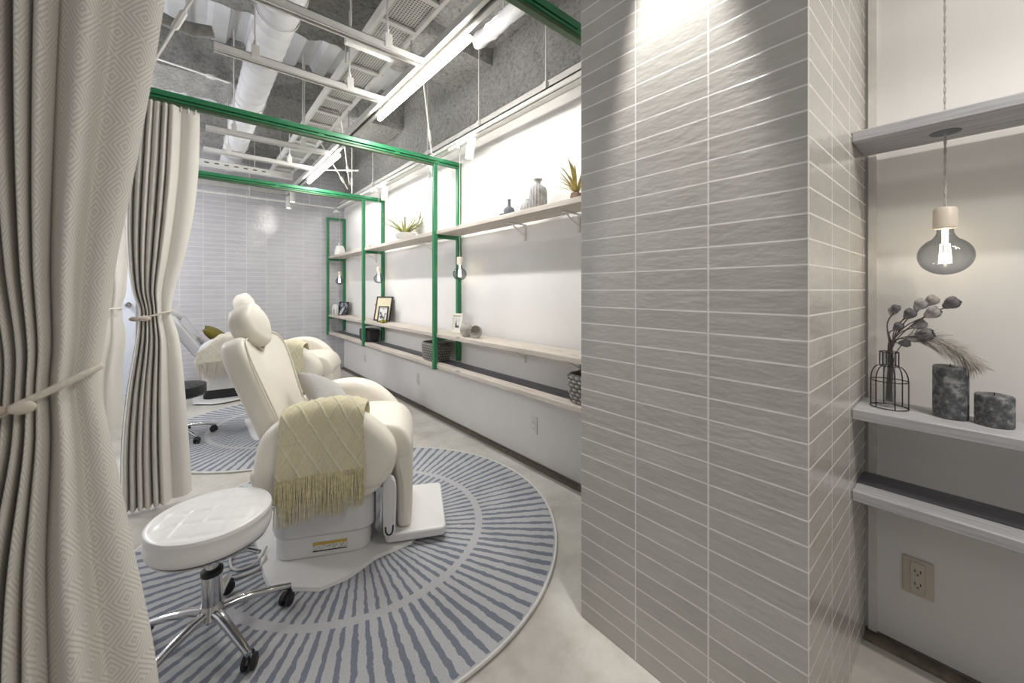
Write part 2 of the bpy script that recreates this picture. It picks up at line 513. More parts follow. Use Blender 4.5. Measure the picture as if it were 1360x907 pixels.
# corrugated ceiling deck, ribs along the room
b = B(); prof = []
x = XL
while x < XW+.3:
    prof += [(x, ZC), (x+.10, ZC), (x+.13, ZC+.06), (x+.23, ZC+.06)]; x += .26
top = [[b.verts.new((px, y, pz)) for px, pz in prof] for y in (YF, YB+.1)]
for k in range(len(prof)-1): b.faces.new((top[0][k], top[0][k+1], top[1][k+1], top[1][k]))
struct('ceiling', b, 'deck', 0)
def spraybox(name, x0, x1, y0, y1, z0, z1, amp=.035, step=.045):
    b = box(B(), x0, x1, y0, y1, z0, z1)
    for ax, (lo, hi) in enumerate(((x0, x1), (y0, y1), (z0, z1))):
        n = max(1, int((hi-lo)/step))
        for k in range(1, n):
            co = [0, 0, 0]; co[ax] = lo+(hi-lo)*k/n; no = [0, 0, 0]; no[ax] = 1
            bmesh.ops.bisect_plane(b, geom=b.verts[:]+b.edges[:]+b.faces[:], plane_co=co, plane_no=no)
    b.normal_update()
    for v in b.verts:
        q = v.co*7
        d = noise.noise(q)*.7+noise.noise(q*2.7)*.5
        v.co += v.normal*d*amp
    return struct(name, b, 'spray', 80)
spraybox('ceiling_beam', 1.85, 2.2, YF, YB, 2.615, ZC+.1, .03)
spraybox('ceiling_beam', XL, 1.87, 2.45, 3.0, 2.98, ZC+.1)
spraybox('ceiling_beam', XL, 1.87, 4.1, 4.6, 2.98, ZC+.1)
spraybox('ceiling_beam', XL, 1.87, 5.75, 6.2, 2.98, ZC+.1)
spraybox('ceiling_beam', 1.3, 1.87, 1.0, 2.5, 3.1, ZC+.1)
# pale door at the end wall, behind the drapes
b = box(B(), -1.25, -.47, YB-.045, YB-.005, 0, 2.05, .004, 1); dr = struct('door_1', b, 'doorm', 30)
b = B(); lathe(b, [(.0, 0), (.026, 0), (.028, .01), (.012, .02), (.012, .04), (.03, .05), (.032, .065), (.02, .078), (.0, .08)], (-.53, YB-.045, 1.03), 20, mtx=Matrix.Rotation(PI/2, 3, 'X'))
link('door_knob', b, 'chrome', dr)

# ------------------------------------------------------------------ shelf boards
SX0, SX1 = 1.594, 1.80
def shelf(y0, y1, z, label, brs, mat, back=None):
    t = thing('shelf_board', label, 'shelf', (1.7, (y0+y1)/2, z))
    b = box(B(), SX0-1.7, (1.672 if back else SX1)-1.7, (y0-y1)/2, (y1-y0)/2, -.033, 0, .003, 1)
    link('board', b, mat, t)
    if back: b = box(B(), 1.6725-1.7, SX1-1.7, (y0-y1)/2, (y1-y0)/2, -.033, -.001, .002, 1); o = link('rear_board', b, back, t); o['label'] = 'dark charcoal stained rear board'
    for y in brs:
        yy = y-(y0+y1)/2
        b = B(); box(b, .125, .14, yy-.009, yy+.009, -.15, -.034, .001, 1); box(b, -.02, .125, yy-.009, yy+.009, -.041, -.034, .001, 1)
        pts = [(.128, yy, -.11), (.06, yy, -.075), (.01, yy, -.041)]
        tube(b, pts, .004, 6)
        link('bracket', b, 'whitem', t)
    return t
brY = [1.35, 2.1, 3.45, 5.1]
shelf(PY1, 6.2, 1.70, 'long upper pine shelf board on the white wall holding vases and plants', [1.55, 2.05, 3.4, 4.9, 5.5], 'wood')
shelf(PY1, 6.2, .835, 'long middle pine shelf board holding picture frames and concrete bowls', [1.55, 2.05, 3.4, 5.3], 'wood')
shelf(PY1, 6.2, .575, 'long lowest pine shelf board holding the woven baskets', [], 'wood', 'woodd')
shelf(-1.6, PY0, 1.695, 'grey upper shelf board beside the tiled pillar with a bulb cord through it', [], 'woodg')
shelf(-1.6, PY0, .828, 'grey middle shelf board beside the tiled pillar carrying candles and wire vase', [], 'woodg')
shelf(-1.6, PY0, .573, 'empty lowest grey shelf board above the alcove power outlet', [], 'woodg', 'woodd')

# ------------------------------------------------------------------ green steel frames
def green_frame(y, label, beam=True):
    t = thing('steel_frame', label, 'frame', (1.6, y, 0), group='green steel frames carrying the shelves')
    w = .017
    if beam:
        b = B(); box(b, XL-1.6, .235, -.02, .02, 2.282, 2.312, .002, 1); box(b, XL-1.6, .235, -.02, .02, 2.262, 2.272, .001, 1)
        box(b, XL-1.6, .235, -.006, .006, 2.27, 2.284)
        link('beam', b, 'green', t)
        b = B(); box(b, XL-1.6, -.03, -.014, .014, 2.243, 2.261, .001, 1)
        link('curtain_track', b, 'olive', t)
        for xx in (-.9, -.35, .0): b = box(B(), xx-.02, xx+.02, -.021, .021, 2.26, 2.28, .001, 1); link('track_clip', b, 'green', t)
        ztop = 2.262
    else:
        ztop = 2.25
        b = B(); box(b, -.03, .235, -w, w, ztop, ztop+.03, .002, 1); link('beam', b, 'green', t)
    b = B(); box(b, -.03, -.03+2*w, -w, w, .535, ztop, .002, 1); link('post', b, 'green', t)
    b = B(); box(b, .235-2*w, .235, -w, w, .577, ztop, .002, 1); link('post', b, 'green', t)
    for z in (1.636, .772):
        b = B(); box(b, -.03+2*w, .235-2*w, -w, w, z, z+.03, .002, 1); link('crossbar', b, 'green', t)
    b = B(); box(b, -.03, .03, -w, w, .533, .5405, .001, 1); link('foot_plate', b, 'green', t)
    return t
green_frame(1.07, 'green steel beam frame passing behind the top of the tiled pillar')
green_frame(2.91, 'green steel frame with beam nearest the lit bulb above the concrete bowls')
green_frame(4.64, 'green steel frame with beam beside the black picture frames')
green_frame(6.17, 'short green steel frame against the tiled end wall', False)

# ------------------------------------------------------------------ ceiling services
def rod(bm, x, y, z0, z1, r=.005): tube(bm, [(x, y, z0), (x, y, z1)], r, 6)
# lighting rail
t = thing('lighting_rail', 'grey aluminium lighting rail carrying the two lit tubes', 'rail', (1.04, 3, 2.5))
b = B(); box(b, -.038, -.012, -3.6, 3.05, -.012, .03, .002, 1); box(b, .012, .038, -3.6, 3.05, -.012, .03, .002, 1); box(b, -.02, .02, -3.6, 3.05, .012, .03)
box(b, -1.7, -.01, 3.0, 3.05, -.012, .03, .002, 1); link('channel', b, 'greym', t)
b = B(); box(b, -.010, .010, -3.6, 3.05, .004, .011); link('slot', b, 'slot', t)
for y in (-1.9, -.8, .4, 1.55, 2.6): b = B(); rod(b, 0, y, .03, .78); link('hanging_rod', b, 'greym', t)
# lit tubes
def tubelamp(y, label):
    t = thing('tube_light', label, 'light', (1.066, y, 2.447), group='lit tube lights under the ceiling')
    b = B(); prof = [(.004, -.597), (.012, -.594), (.0162, -.585)]+[(.0165, -.5+.1*k) for k in range(11)]+[(.0162, .585), (.012, .594), (.004, .597)]
    lathe(b, prof, seg=16, mtx=Matrix.Rotation(-PI/2, 3, 'X')); link('tube', b, 'tube', t)
    for s in (-1, 1): b = box(B(), -.012, .012, s*.5-.02, s*.5+.02, .0160, .052, .002, 1); link('mount', b, 'whitem', t)
    return t
tubelamp(2.19, 'lit white tube light hanging nearest the tiled pillar')
tubelamp(4.36, 'lit white tube light farther down the room above the second chair')
# strut channels with hangers
for (x0, x1, y, lab) in ((-.9, 1.0, 1.98, 'white strut channel across the ceiling closest to the near curtain'),
                          (.1, 1.0, 2.54, 'white strut channel in line with the grey lagged pipe'),
                          (.1, 1.0, 3.85, 'white strut channel just beyond the first full green beam'),
                          (.1, 1.0, 4.44, 'white strut channel nearest the second green beam')):
    t = thing('strut_channel', lab, 'bracket', (x0, y, 2.47), group='white strut channels under the duct')
    L = x1-x0
    b = B(); box(b, 0, L, -.02, -.017, -.02, .02); box(b, 0, L, .017, .02, -.02, .02); box(b, 0, L, -.02, .02, .017, .02)
    box(b, 0, L, -.02, -.010, -.021, -.018); box(b, 0, L, .010, .02, -.021, -.018)
    link('channel', b, 'whitem', t)
    for xx in ((.18, L-.22) if L < 1.2 else (.7, 1.2, L-.2)):
        b = B(); box(b, xx-.02, xx+.02, -.024, .024, -.005, .07, .002, 1); link('bracket', b, 'whitem', t)
        b = B(); rod(b, xx, 0, .06, .84, .0055); tube(b, [(xx, 0, .07), (xx, 0, .10)], .012, 8); link('hanging_rod', b, 'whitem', t)
# short stub arm beside the tray
t = thing('stub_arm', 'short white stub arm with end clamp beside the cable tray', 'bracket', (.66, 2.22, 2.58))
b = B(); box(b, 0, .36, -.02, .02, -.02, .02, .002, 1); link('channel', b, 'whitem', t)
b = B(); lathe(b, [(.0, -.02), (.03, -.02), (.034, 0), (.03, .02), (.0, .02)], (.35, 0, -.01), 16); link('clamp', b, 'whitem', t)
for xx in (.03, .33): b = B(); rod(b, xx, 0, .02, .72); link('hanging_rod', b, 'whitem', t)
# cable tray
t = thing('cable_tray', 'white ladder cable tray with perforated plates running down the ceiling', 'cable tray', (.93, 3, 2.75))
for s in (-1, 1): b = box(B(), s*.11-.012, s*.11+.012, -3, 3.1, -.03, .03, .002, 1); link('side_rail', b, 'whitem', t)
for k in range(20):
    y = -2.6+k*.29
    b = B(); box(b, -.1, .1, y-.018, y+.018, -.028, -.012, .002, 1); link('rung', b, 'whitem', t)
for y0, y1 in ((-2.6, .5),):
    b = B(); box(b, -.099, .099, y0, y1, -.008, -.004); link('perforated_plate', b, 'perf', t)
b = B(); box(b, -.099, .099, .55, 2.9, -.008, -.004); link('perforated_plate', b, 'perf', t)
for y in (-1.4, -.3, .9, 2.1):
    for s in (-1, 1): b = B(); rod(b, s*.125, y, -.03, .54); link('hanging_rod', b, 'whitem', t)
# round duct
t = thing('air_duct', 'large round white air duct running down the ceiling', 'duct', (.40, 3, 2.82))
b = B(); prof = []
y = -3.0
while y < 3.0:
    prof += [(.103, y), (.103, y+.118), (.1065, y+.124), (.1065, y+.13)]; y += .136
lathe(b, [(.0, -3.0)]+prof+[(.0, y)], seg=36, mtx=Matrix.Rotation(-PI/2, 3, 'X')); link('pipe', b, 'duct', t)
for yy in (-.62, 1.1):
    b = B(); lathe(b, [(.108, yy), (.116, yy+.004), (.116, yy+.03), (.108, yy+.034)], seg=36, mtx=Matrix.Rotation(-PI/2, 3, 'X')); link('collar', b, 'duct', t)
for yy in (-1.5, -.4, .95, 2.2):
    b = B()
    ring = [(.112*math.cos(a*PI/12), yy, .112*math.sin(a*PI/12)) for a in range(24)]
    tube(b, ring, .004, 6, closed=True); rod(b, 0, yy, .11, .48)
    link('hanger', b, 'whitem', t)
# flexible duct end by the spray
t = thing('flexible_duct', 'crinkled white flexible duct end by the spray-coated ceiling', 'duct', (1.36, 1.5, 2.72))
b = B(); prof = [(.025, .46)]
for k in range(36): prof.append((.040+.004*(k % 2)+.003*math.sin(k*1.7), .46-.03*k))
prof.append((.03, -.6))
lathe(b, prof, seg=20, mtx=Matrix.Rotation(-PI/2, 3, 'X'), mod=lambda a, z: 1+.07*math.sin(3*a+z*19)+.06*math.sin(5*a-z*31)); link('sleeve', b, 'duct', t)
for yy in (.2, -.3): b = B(); rod(b, 0, yy, .05, .45); link('hanging_rod', b, 'whitem', t)
# lagged pipe
b = B(); tube(b, [(-1.5+.08*k, 2.60+.01*math.sin(k*2.1), 2.56+.012*math.sin(k*1.3)) for k in range(21)], [.03+.004*math.sin(k*2.7) for k in range(21)], 12)
put(link('lagged_pipe', b, 'pipeg'), 'grey lagged pipe ending at the strut channel, near the curtains', 'pipe')
# wall-side track with rods
t = thing('lighting_track', 'white lighting track hung along the top of the shelf wall', 'rail', (1.645, 2.4, 2.38))
b = B(); box(b, -.018, -.006, -3.8, 3.45, -.016, .02, .001, 1); box(b, .006, .018, -3.8, 3.45, -.016, .02, .001, 1); box(b, -.018, .018, -3.8, 3.45, .008, .02, .001, 1); link('channel', b, 'whitem', t)
b = B(); box(b, -.006, .006, -3.8, 3.45, .002, .007); link('slot', b, 'slot', t)
for y in (-.75, -.05, .75, 2.1):
    b = B(); box(b, -.014, .014, y-.014, y+.014, .018, .07, .002, 1); rod(b, 0, y, .06, .9, .004); link('hanging_rod', b, 'whitem', t)
# white service trunking between track and wall
b = box(B(), 1.755, 1.835, -1.4, 6.2, 2.455, 2.53, .004, 1); put(link('cable_trunking', b, 'whitem'), 'long white cable trunking along the top of the shelf wall', 'cable duct')
# conduit along the end wall
t = thing('conduit_pipe', 'thin white conduit pipe crossing high on the tiled end wall', 'pipe', (.3, 6.0, 2.40))
b = B(); tube(b, [(-1.5, 0, 0), (1.33, 0, 0)], .014, 10); link('pipe', b, 'whitem', t)
for x in (-.6, .3, 1.0): b = B(); rod(b, x, 0, .01, .6, .005); link('hanging_rod', b, 'whitem', t)
t = thing('cross_trunking', 'white perforated service trunking above the end wall conduit', 'cable duct', (0, 5.5, 2.62))
b = B(); box(b, -1.6, 1.0, -.03, .03, -.035, .035, .003, 1); link('trunk', b, 'whitem', t)
for k in range(14): b = box(B(), -.5+k*.09, -.46+k*.09, -.0315, -.0295, -.006, .006); link('slot', b, 'slot', t)
for xx in (-.4, .6): b = B(); rod(b, xx, 0, .03, .66); link('hanging_rod', b, 'whitem', t)
# brace rods with turnbuckles
def brace(p, q, lab):
    p, q = Vector(p), Vector(q)
    t = thing('brace_rod', lab, 'rod', p, group='thin white ceiling brace rods')
    b = B(); tube(b, [(0, 0, 0), q-p], .0065, 6); link('rod', b, 'whitem', t)
    m = (q-p)*.2; dd = (q-p).normalized()*.05
    b = B(); tube(b, [m-dd, m-dd*.8, m+dd*.8, m+dd], [.007, .014, .014, .007], 8); link('turnbuckle', b, 'whitem', t)
brace((1.42, 4.62, 2.42), (1.05, 3.75, 2.98), 'brace rod slanting up from the second green beam, uppermost of the cluster')
brace((1.40, 4.62, 2.36), (.95, 4.1, 2.70), 'brace rod slanting toward the farther tube light')
brace((1.42, 4.3, 2.50), (1.15, 5.0, 2.62), 'short brace rod crossing the cluster of rods')
brace((1.46, 4.66, 2.33), (1.46, 4.66, 2.98), 'upright rod rising from the second green beam among the braces')
brace((1.53, 2.86, 2.32), (1.35, 2.7, 2.98), 'brace rod rising from the first full green beam near the shelf wall')
brace((-0.118, 2.2, 2.143), (0.311, 2.2, 3.25), 'slanted brace rod between the near curtain and the lagged pipe')
brace((.2, 3.0, 2.5), (-.25, 4.05, 2.99), 'slanted brace rod behind the first full green beam')

# ------------------------------------------------------------------ track spots
def spot(x, y, z, yaw, tilt, label, adapter=True, ztop=2.364, energy=6):
    t = thing('track_spotlight', label, 'light', (x, y, ztop), group='white track spotlights')
    dz = z-ztop
    if adapter:
        b = B(); box(b, -.017, .017, .02, .15, -.03, .0, .004, 2); link('adapter', b, 'whitem', t)
    R = Matrix.Rotation(yaw, 3, 'Z') @ Matrix.Rotation(tilt, 3, 'X')
    b = B(); tube(b, [(0, 0, 0), (0, 0, dz+.035), ], .008, 8); link('arm', b, 'whitem', t)
    b = B(); lathe(b, [(.0, .085), (.028, .085), (.032, .078), (.032, -.068), (.029, -.07), (.027, -.06), (.0, -.06)], (0, 0, dz), 24, mtx=R)
    hd = link('lamp_head', b, 'whitem', t)
    b = B(); lathe(b, [(.0, -.0605), (.026, -.0605), (.026, -.064), (.0, -.064)], (0, 0, dz), 20, mtx=R); link('lens', b, 'lens', hd)
    if energy:
        L = bpy.data.lights.new('spot_beam', 'SPOT'); L.energy = energy; L.spot_size = 1.5; L.spot_blend = .7; L.shadow_soft_size = .03
        L.color = (1, .97, .92)
        lo = bpy.data.objects.new('spot_beam', L); C.objects.link(lo)
        dirv = R @ Vector((0, 0, -1)); lo.location = Vector((x, y, z))+dirv*.08
        lo.rotation_euler = dirv.to_track_quat('-Z', 'Y').to_euler()
    return t
spot(1.645, 2.46, 2.27, 0, .28, 'white track spotlight over the ribbed vases, closest to the pillar')
spot(1.645, 3.08, 2.24, 0, -.3, 'white track spotlight half hidden behind the green frame post')
spot(1.645, 4.14, 2.25, 0, .22, 'white track spotlight above the potted spider plant')
spot(1.04, 5.98, 2.38, 0, 0, 'white spotlight at the end wall corner of the rail, lower one', False, 2.486, 0)
spot(1.04, 5.72, 2.42, 0, 0, 'white spotlight on the rail just before its corner', False, 2.486, 0)

# ------------------------------------------------------------------ pendant bulbs
def pendant(y, label, ztop=2.36, x=1.70, zb=1.33, r=.056, cr=.0022, twist=False, canopy=True):
    t = thing('pendant_bulb', label, 'light', (x, y, zb), group='round smoked pendant bulbs')
    top = ztop-zb
    if canopy:
        b = B(); box(b, -.075, -.035, -.06, .06, top-.03, top+.0, .005, 2); box(b, -.04, .004, -.012, .012, top-.022, top-.008, .002, 1); link('canopy', b, 'whitem', t)
    b = B(); ln = top-.012-(r+.085)
    if twist:
        for s in (0, PI):
            n = int(ln/.004)
            tube(b, [(.0018*math.cos(s+k*.42), .0018*math.sin(s+k*.42), r+.083+ln*k/n) for k in range(n+1)], .0017, 6)
    else: tube(b, [(0, 0, r+.083), (0, 0, top-.012)], cr, 6)
    link('cord', b, 'cord' if not twist else 'greym', t)
    b = B(); lathe(b, [(.0, r+.086), (.008, r+.086), (.022, r+.082), (.025, r+.076), (.025, r+.024), (.022, r+.021), (.0, r+.021)], seg=24); link('socket', b, 'porcelain', t)
    b = B(); pr = []
    for k in range(23):
        a = -PI/2+k*(PI/2+1.08)/22
        pr.append((max(.0005, r*math.cos(a)), r*math.sin(a)*.96))
    pr += [(.020, r+.002), (.017, r+.012), (.017, r+.022)]
    lathe(b, pr, seg=36); link('bulb_glass', b, 'smoke', t)
    b = B()
    tube(b, [(0, 0, r+.02), (0, 0, .035)], .006, 8)
    for k in range(6):
        a = k*PI/3
        tube(b, [(.009*math.cos(a), .009*math.sin(a), .034), (.012*math.cos(a+.2), .012*math.sin(a+.2), -.022)], .0022, 6)
    link('filament', b, 'filament', t)
    return t
pendant(2.70, 'small round smoked bulb hanging beside the first full green frame')
pendant(4.46, 'small round smoked bulb hanging above the black picture frames')
pendant(5.99, 'distant round bulb hanging near the tiled end wall')
pendant(.054, 'big round smoked bulb on a twisted cord in the alcove by the pillar', 2.6, 1.70, 1.30, .058, twist=True, canopy=False)
for y in (.054,):
    b = B(); lathe(b, [(.010, 0), (.032, 0), (.032, .002), (.010, .002)], (1.70, y, 1.6598), 24); put(link('cord_grommet', b, 'grom'), 'dark round cord hole plate beneath the grey upper shelf', 'grommet')

# ------------------------------------------------------------------ treatment chairs
def arm_outline():
    return catmull([(-.235, .335), (-.262, .40), (-.264, .50), (-.235, .60), (-.17, .66), (-.08, .69), (.02, .70), (.10, .686), (.17, .65), (.235, .592), (.28, .53), (.293, .465), (.272, .395), (.228, .35), (.15, .335), (0, .335), (-.12, .33)], 5)

def make_chair(label, leather, yaw, recline, dark_base=False, pose=(0, 0), lift=0, headup=0):
    t = thing('salon_chair', label, 'chair', (pose[0], pose[1], 0), yaw, 'reclining salon chairs')
    A = Matrix.Rotation(-yaw, 4, 'Z')
    # floor plate, square to the room
    b = B()
    pl = [(-.335, .36), (-.335, -.16), (-.325, -.25), (-.175, -.38), (-.07, -.385), (-.02, -.37), (.06, -.34), (.23, -.345), (.27, -.32), (.285, -.26), (.285, .30), (.22, .36)]
    lo = [b.verts.new(A @ Vector((x, y, .013))) for x, y in pl]; hi = [b.verts.new(A @ Vector((x*.985, y*.985, .026))) for x, y in pl]
    n = len(pl)
    for k in range(n): b.faces.new((lo[k], lo[(k+1) % n], hi[(k+1) % n], hi[k]))
    b.faces.new(hi); b.faces.new(list(reversed(lo)))
    link('floor_plate', b, 'plastic', t, 20)
    def rrect(u0, u1, w, r, n=6):
        out = []
        for (cx, cy, a0) in ((u1-r, w-r, 0), (u0+r, w-r, PI/2), (u0+r, -w+r, PI), (u1-r, -w+r, 1.5*PI)):
            for k in range(n+1): out.append((cx+r*math.cos(a0+k*PI/2/n), cy+r*math.sin(a0+k*PI/2/n)))
        return out
    b = B(); puffy(b, rrect(-.225, .172, .222, .07), .048, .008, 0, lambda x, y, z: Vector((x, y, .0745+z)), 3, 2)
    bl = link('base_box', b, 'plastic' if not dark_base else 'dark', t)  # base box is black on the chair by the end wall
    b = B(); puffy(b, rrect(-.235, .195, .232, .08), .098, .012, 0, lambda x, y, z: Vector((x, y, .219+z)), 3, 2)
    link('base_cover', b, 'plastic', t)
    if not dark_base:
        b = box(B(), -.062, .077, -.2245, -.2215, .052, .092); lb = link('warning_label', b, 'labelt', bl)
        b = B(); box(b, -.062, .077, -.2255, -.2242, .080, .092); link('label_band', b, 'yellow', bl)
        b = B(); box(b, -.062, .077, -.2255, -.2242, .052, .056); link('label_edge', b, 'dark', bl)
    # seat shell below arms
    prof = catmull([(-.262, .47), (-.258, .37), (-.215, .315), (-.05, .298), (.13, .297), (.19, .315), (.238, .36), (.24, .43), (.0, .47)], 5)
    b = B(); puffy(b, prof, .318, .03, .0, lambda u, z, v: Vector((u, v, z)), 5, 2); link('seat_shell', b, leather, t, 50)
    # arms
    for s in (-1, 1):
        b = B(); puffy(b, arm_outline(), .068, .05, .006, lambda u, z, v, s=s: Vector((u, s*.268+v, z)), 7, 3)
        link('armrest', b, leather, t, 60)
    # seat cushion: rounded front
    prof = catmull([(-.2, .40), (-.2, .55), (-.1, .575), (.1, .585), (.22, .582), (.30, .56), (.348, .50), (.352, .43), (.25, .40)], 6)
    b = B(); puffy(b, prof, .198, .02, .004, lambda u, z, v: Vector((u, v, z)), 4, 2); link('seat', b, leather, t, 50)
    # leg rest
    prof = catmull([(.268, .42), (.30, .455), (.345, .455), (.357, .40), (.360, .3), (.356, .13), (.343, .085), (.30, .085), (.288, .13), (.282, .3)], 6)
    b = B(); puffy(b, prof, .195, .03, .004, lambda u, z, v: Vector((u, v, z)), 5, 2); link('leg_rest', b, leather, t, 50)
    # foot plate
    b = B(); puffy(b, rrect(.235, .515, .222, .03), .022, .012, .0, lambda x, y, z: Vector((x, y, .058+z)), 4, 2); link('foot_plate', b, 'plastic', t)
    # hinge links
    for s in (-1, 1):
        b = B(); puffy(b, catmull([(.232, .33), (.232, .13), (.238, .095), (.258, .082), (.279, .095), (.285, .13), (.285, .33)], 5), .018, .008, 0, lambda u, z, v, s=s: Vector((u, s*.236+v, z)), 3, 2)
        hl = link('leg_rest_link', b, 'plastic', t)
        b = B(); tube(b, [(.243, s*.2545, .135), (.244, s*.2545, .112), (.251, s*.2545, .1), (.259, s*.2545, .097), (.267, s*.2545, .1), (.274, s*.2545, .112), (.276, s*.2545, .14)], .0035, 8); link('link_trim', b, 'dark', hl)
    b = B(); tube(b, [(.205, -.21, .29), (.205, .21, .29)], .016, 12); box(b, .195, .222, -.2, .2, .1, .285, .004, 1); link('lift_column', b, 'chrome', t)
    # back rest
    ca, sa = math.cos(recline), math.sin(recline)
    pu, pz = -.155, .43
    def back3(v, s, c):   # c>0 is the front
        bow = .02*(abs(v)/.2)**2
        return Vector((pu-s*sa+(c-.048+bow)*ca, v, pz+s*ca+(c-.048+bow)*sa))
    half = [(0, -.02), (.10, -.02), (.175, .0), (.20, .06), (.205, .2), (.222, .33), (.24, .44), (.238, .52), (.205, .585), (.15, .605), (.10, .592), (.05, .555)]
    out = half+[(.0, .530)]+[(-x, y) for x, y in reversed(half[1:])]
    ol = catmull(out, 5)
    b = B(); puffy(b, ol, .05, .032, .012, back3, 6, 4); bk = link('backrest', b, leather, t, 60)
    pp = []
    cn = sum(ol, Vector((0, 0)))/len(ol)
    for p in ol: q = cn+(p-cn)*.93; pp.append(back3(q.x, q.y, .0525))
    b = B(); tube(b, pp, .0035, 6, closed=True); link('piping', b, leather, bk)
    # head rest
    hc = .645+headup
    def head3(v, s, c):
        a = -.12
        vv, cc = v*math.cos(a)-c*math.sin(a)*0, c+v*math.sin(-a)*-1
        bow = -.022*(v/.12)**2-.02*(s/.1)**2*0
        return Vector((pu-(hc+s)*sa+(cc+.008+bow)*ca, vv, pz+(hc+s)*ca+(cc+.008+bow)*sa))
    ring = [(.140*math.copysign(abs(math.cos(a))**.92, math.cos(a)), .101*math.copysign(abs(math.sin(a))**.86, math.sin(a))-.012*(1-abs(math.cos(a)))*(1 if math.sin(a) < 0 else 0)) for a in [2*PI*k/44 for k in range(44)]]
    b = B(); puffy(b, ring, .048, .034, .016, head3, 7, 5); link('headrest', b, leather, t, 70)
    for v in (-.03, .03): b = B(); tube(b, [back3(v, .45, -.01), back3(v, .62, -.01)], .007, 8); link('headrest_bar', b, 'chrome', t)
    if lift:
        for c in t.children:
            if not c.name.startswith(('floor_plate', 'base_box', 'base_cover', 'foot_plate')): c.location.z = lift
    return t
yaw1 = math.radians(-26)
ch1 = make_chair('ivory reclining salon chair nearest the camera with a yellow knitted throw', 'leather', yaw1, math.radians(20.5), False, (.57, 2.03))
ch2 = make_chair('ivory reclining salon chair directly behind the nearest chair', 'leather', yaw1, math.radians(21), False, (.72, 3.90), .05, -.015)
ch3 = make_chair('salon chair in shade-tinted ivory by the tiled end wall, laid farther back', 'leather_shaded', math.radians(-8), math.radians(33), True, (.36, 5.45))

# throws -----------------------------------------------------------
def throw(chair_loc, yaw, name, label, mat, fmat, u0=-.155, u1=.165, n_f=70, hug=0):
    t = thing(name, label, 'blanket', (chair_loc[0], chair_loc[1], 0), yaw, 'knitted throws over armrests')
    follow = lambda u: hug*(-1.6*max(0, -.06-u)**1.4-1.2*max(0, u-.1)**1.4)
    # path across arm: v,z ; arm top at v -.336..-.2
    path = catmull([(-.165, .60), (-.180, .665), (-.215, .722), (-.27, .735), (-.32, .728), (-.350, .690), (-.356, .60), (-.358, .52), (-.360, .455)], 9, False)
    # resample by length
    L = [0]
    for k in range(1, len(path)): L.append(L[-1]+(path[k]-path[k-1]).length)
    tot = L[-1]
    def at(d):
        d = min(max(d, 0), tot)
        for k in range(1, len(L)):
            if L[k] >= d:
                f = (d-L[k-1])/max(1e-9, L[k]-L[k-1]); p = path[k-1].lerp(path[k], f); tg = (path[k]-path[k-1]).normalized(); return p, Vector((tg.y, -tg.x))
        return path[-1], Vector((-1, 0))
    NU, NV = 110, 150
    b = B(); g = []; KK = []
    for i in range(NU+1):
        row = []; fu = i/NU
        for j in range(NV+1):
            fv = j/NV
            p, nn = at(fv*tot)
            hang = max(0, (fv-.45)/.55)
            u = u0+(u1-u0)*fu
            # folds and lattice
            fold = .007*hang*math.sin(fu*11+.6)+.011*hang*math.exp(-((fu-.30)/.10)**2)
            a = (u-u0)/.073; c = fv*tot/.125
            d1 = abs(((a+c) % 1)-.5); d2 = abs(((a-c) % 1)-.5)
            kk = max(math.exp(-((.5-d1)/.036)**2), math.exp(-((.5-d2)/.036)**2)); cable = .005*kk; KK.append(kk)
            sag = -.035*max(0, (.04-u)/.2)**1.5*(1-hang)*1.0-.03*max(0, (u-.06)/.1)**2*(1-hang)
            off = fold+cable+.0012*noise.noise(Vector((u*160, fv*120, 3)))
            droop = -.02*hang*(1-fu)**2
            uu = u-.012*hang*(1-fu)+.006*math.sin(fv*7)*(fu-.5)
            # nn points outward on the outside
            row.append(b.verts.new((uu, p.x-abs(nn.x)*off if nn.x < 0 else p.x+nn.x*off, p.y+follow(u)*max(0, 1-hang*1.6)+abs(nn.y)*off+sag*(1 if fv < .75 else 0)*math.sin(min(1, fv/.42)*PI/2 if fv < .42 else PI/2)*max(0, 1-hang*1.2)+droop)))
        g.append(row)
    for i in range(NU):
        for j in range(NV): b.faces.new((g[i][j], g[i+1][j], g[i+1][j+1], g[i][j+1]))
    o = link('knit_panel', b, mat, t, 180)
    at_ = o.data.attributes.new('cable', 'FLOAT', 'POINT'); at_.data.foreach_set('value', KK)
    sd = o.modifiers.new('thick', 'SOLIDIFY'); sd.thickness = .004; sd.offset = -1
    b = B(); rnd = random.Random(5)
    for layer in range(2):
        for k in range(n_f):
            fu = (k+.5*layer+rnd.uniform(-.2, .2))/n_f
            fu = min(.995, max(.005, fu))
            i = int(fu*NU); e = g and None
            u = u0+(u1-u0)*fu-.012*(1-fu)
            hang = 1
            v = -.360-(.007*math.sin(fu*11+.6)+.011*math.exp(-((fu-.30)/.10)**2))-.002*layer+.001
            z0 = .457-.02*(1-fu)**2
            ln = .165+rnd.uniform(-.022, .012)+(.02*(1-fu))
            dx, dv = rnd.uniform(-.012, .012), rnd.uniform(-.006, .004)
            pts = [(u, v, z0), (u+dx*.3, v+dv*.4, z0-ln*.35), (u+dx*.8, v+dv, z0-ln*.7), (u+dx, v+dv*.6, z0-ln)]
            tube(b, pts, [.0022, .0024, .0021, .0012], 5)
    f = link('fringe', b, fmat, t, 80)
    return t
th1 = throw((.57, 2.03), yaw1, 'knitted_throw', 'yellow beige diamond-knit fringed throw over the nearest chair armrest', 'throw', 'fringe')
th2 = dup(th1, (.72, 3.90, .05), yaw1, 'yellow beige knitted throw on the armrest of the second chair')
th3 = throw((.36, 5.45), math.radians(-8), 'knitted_throw', 'cream fringed throw spread over the laid-back chair by the end wall', 'throwl', 'throwl', -.25, .26, 60, 1)

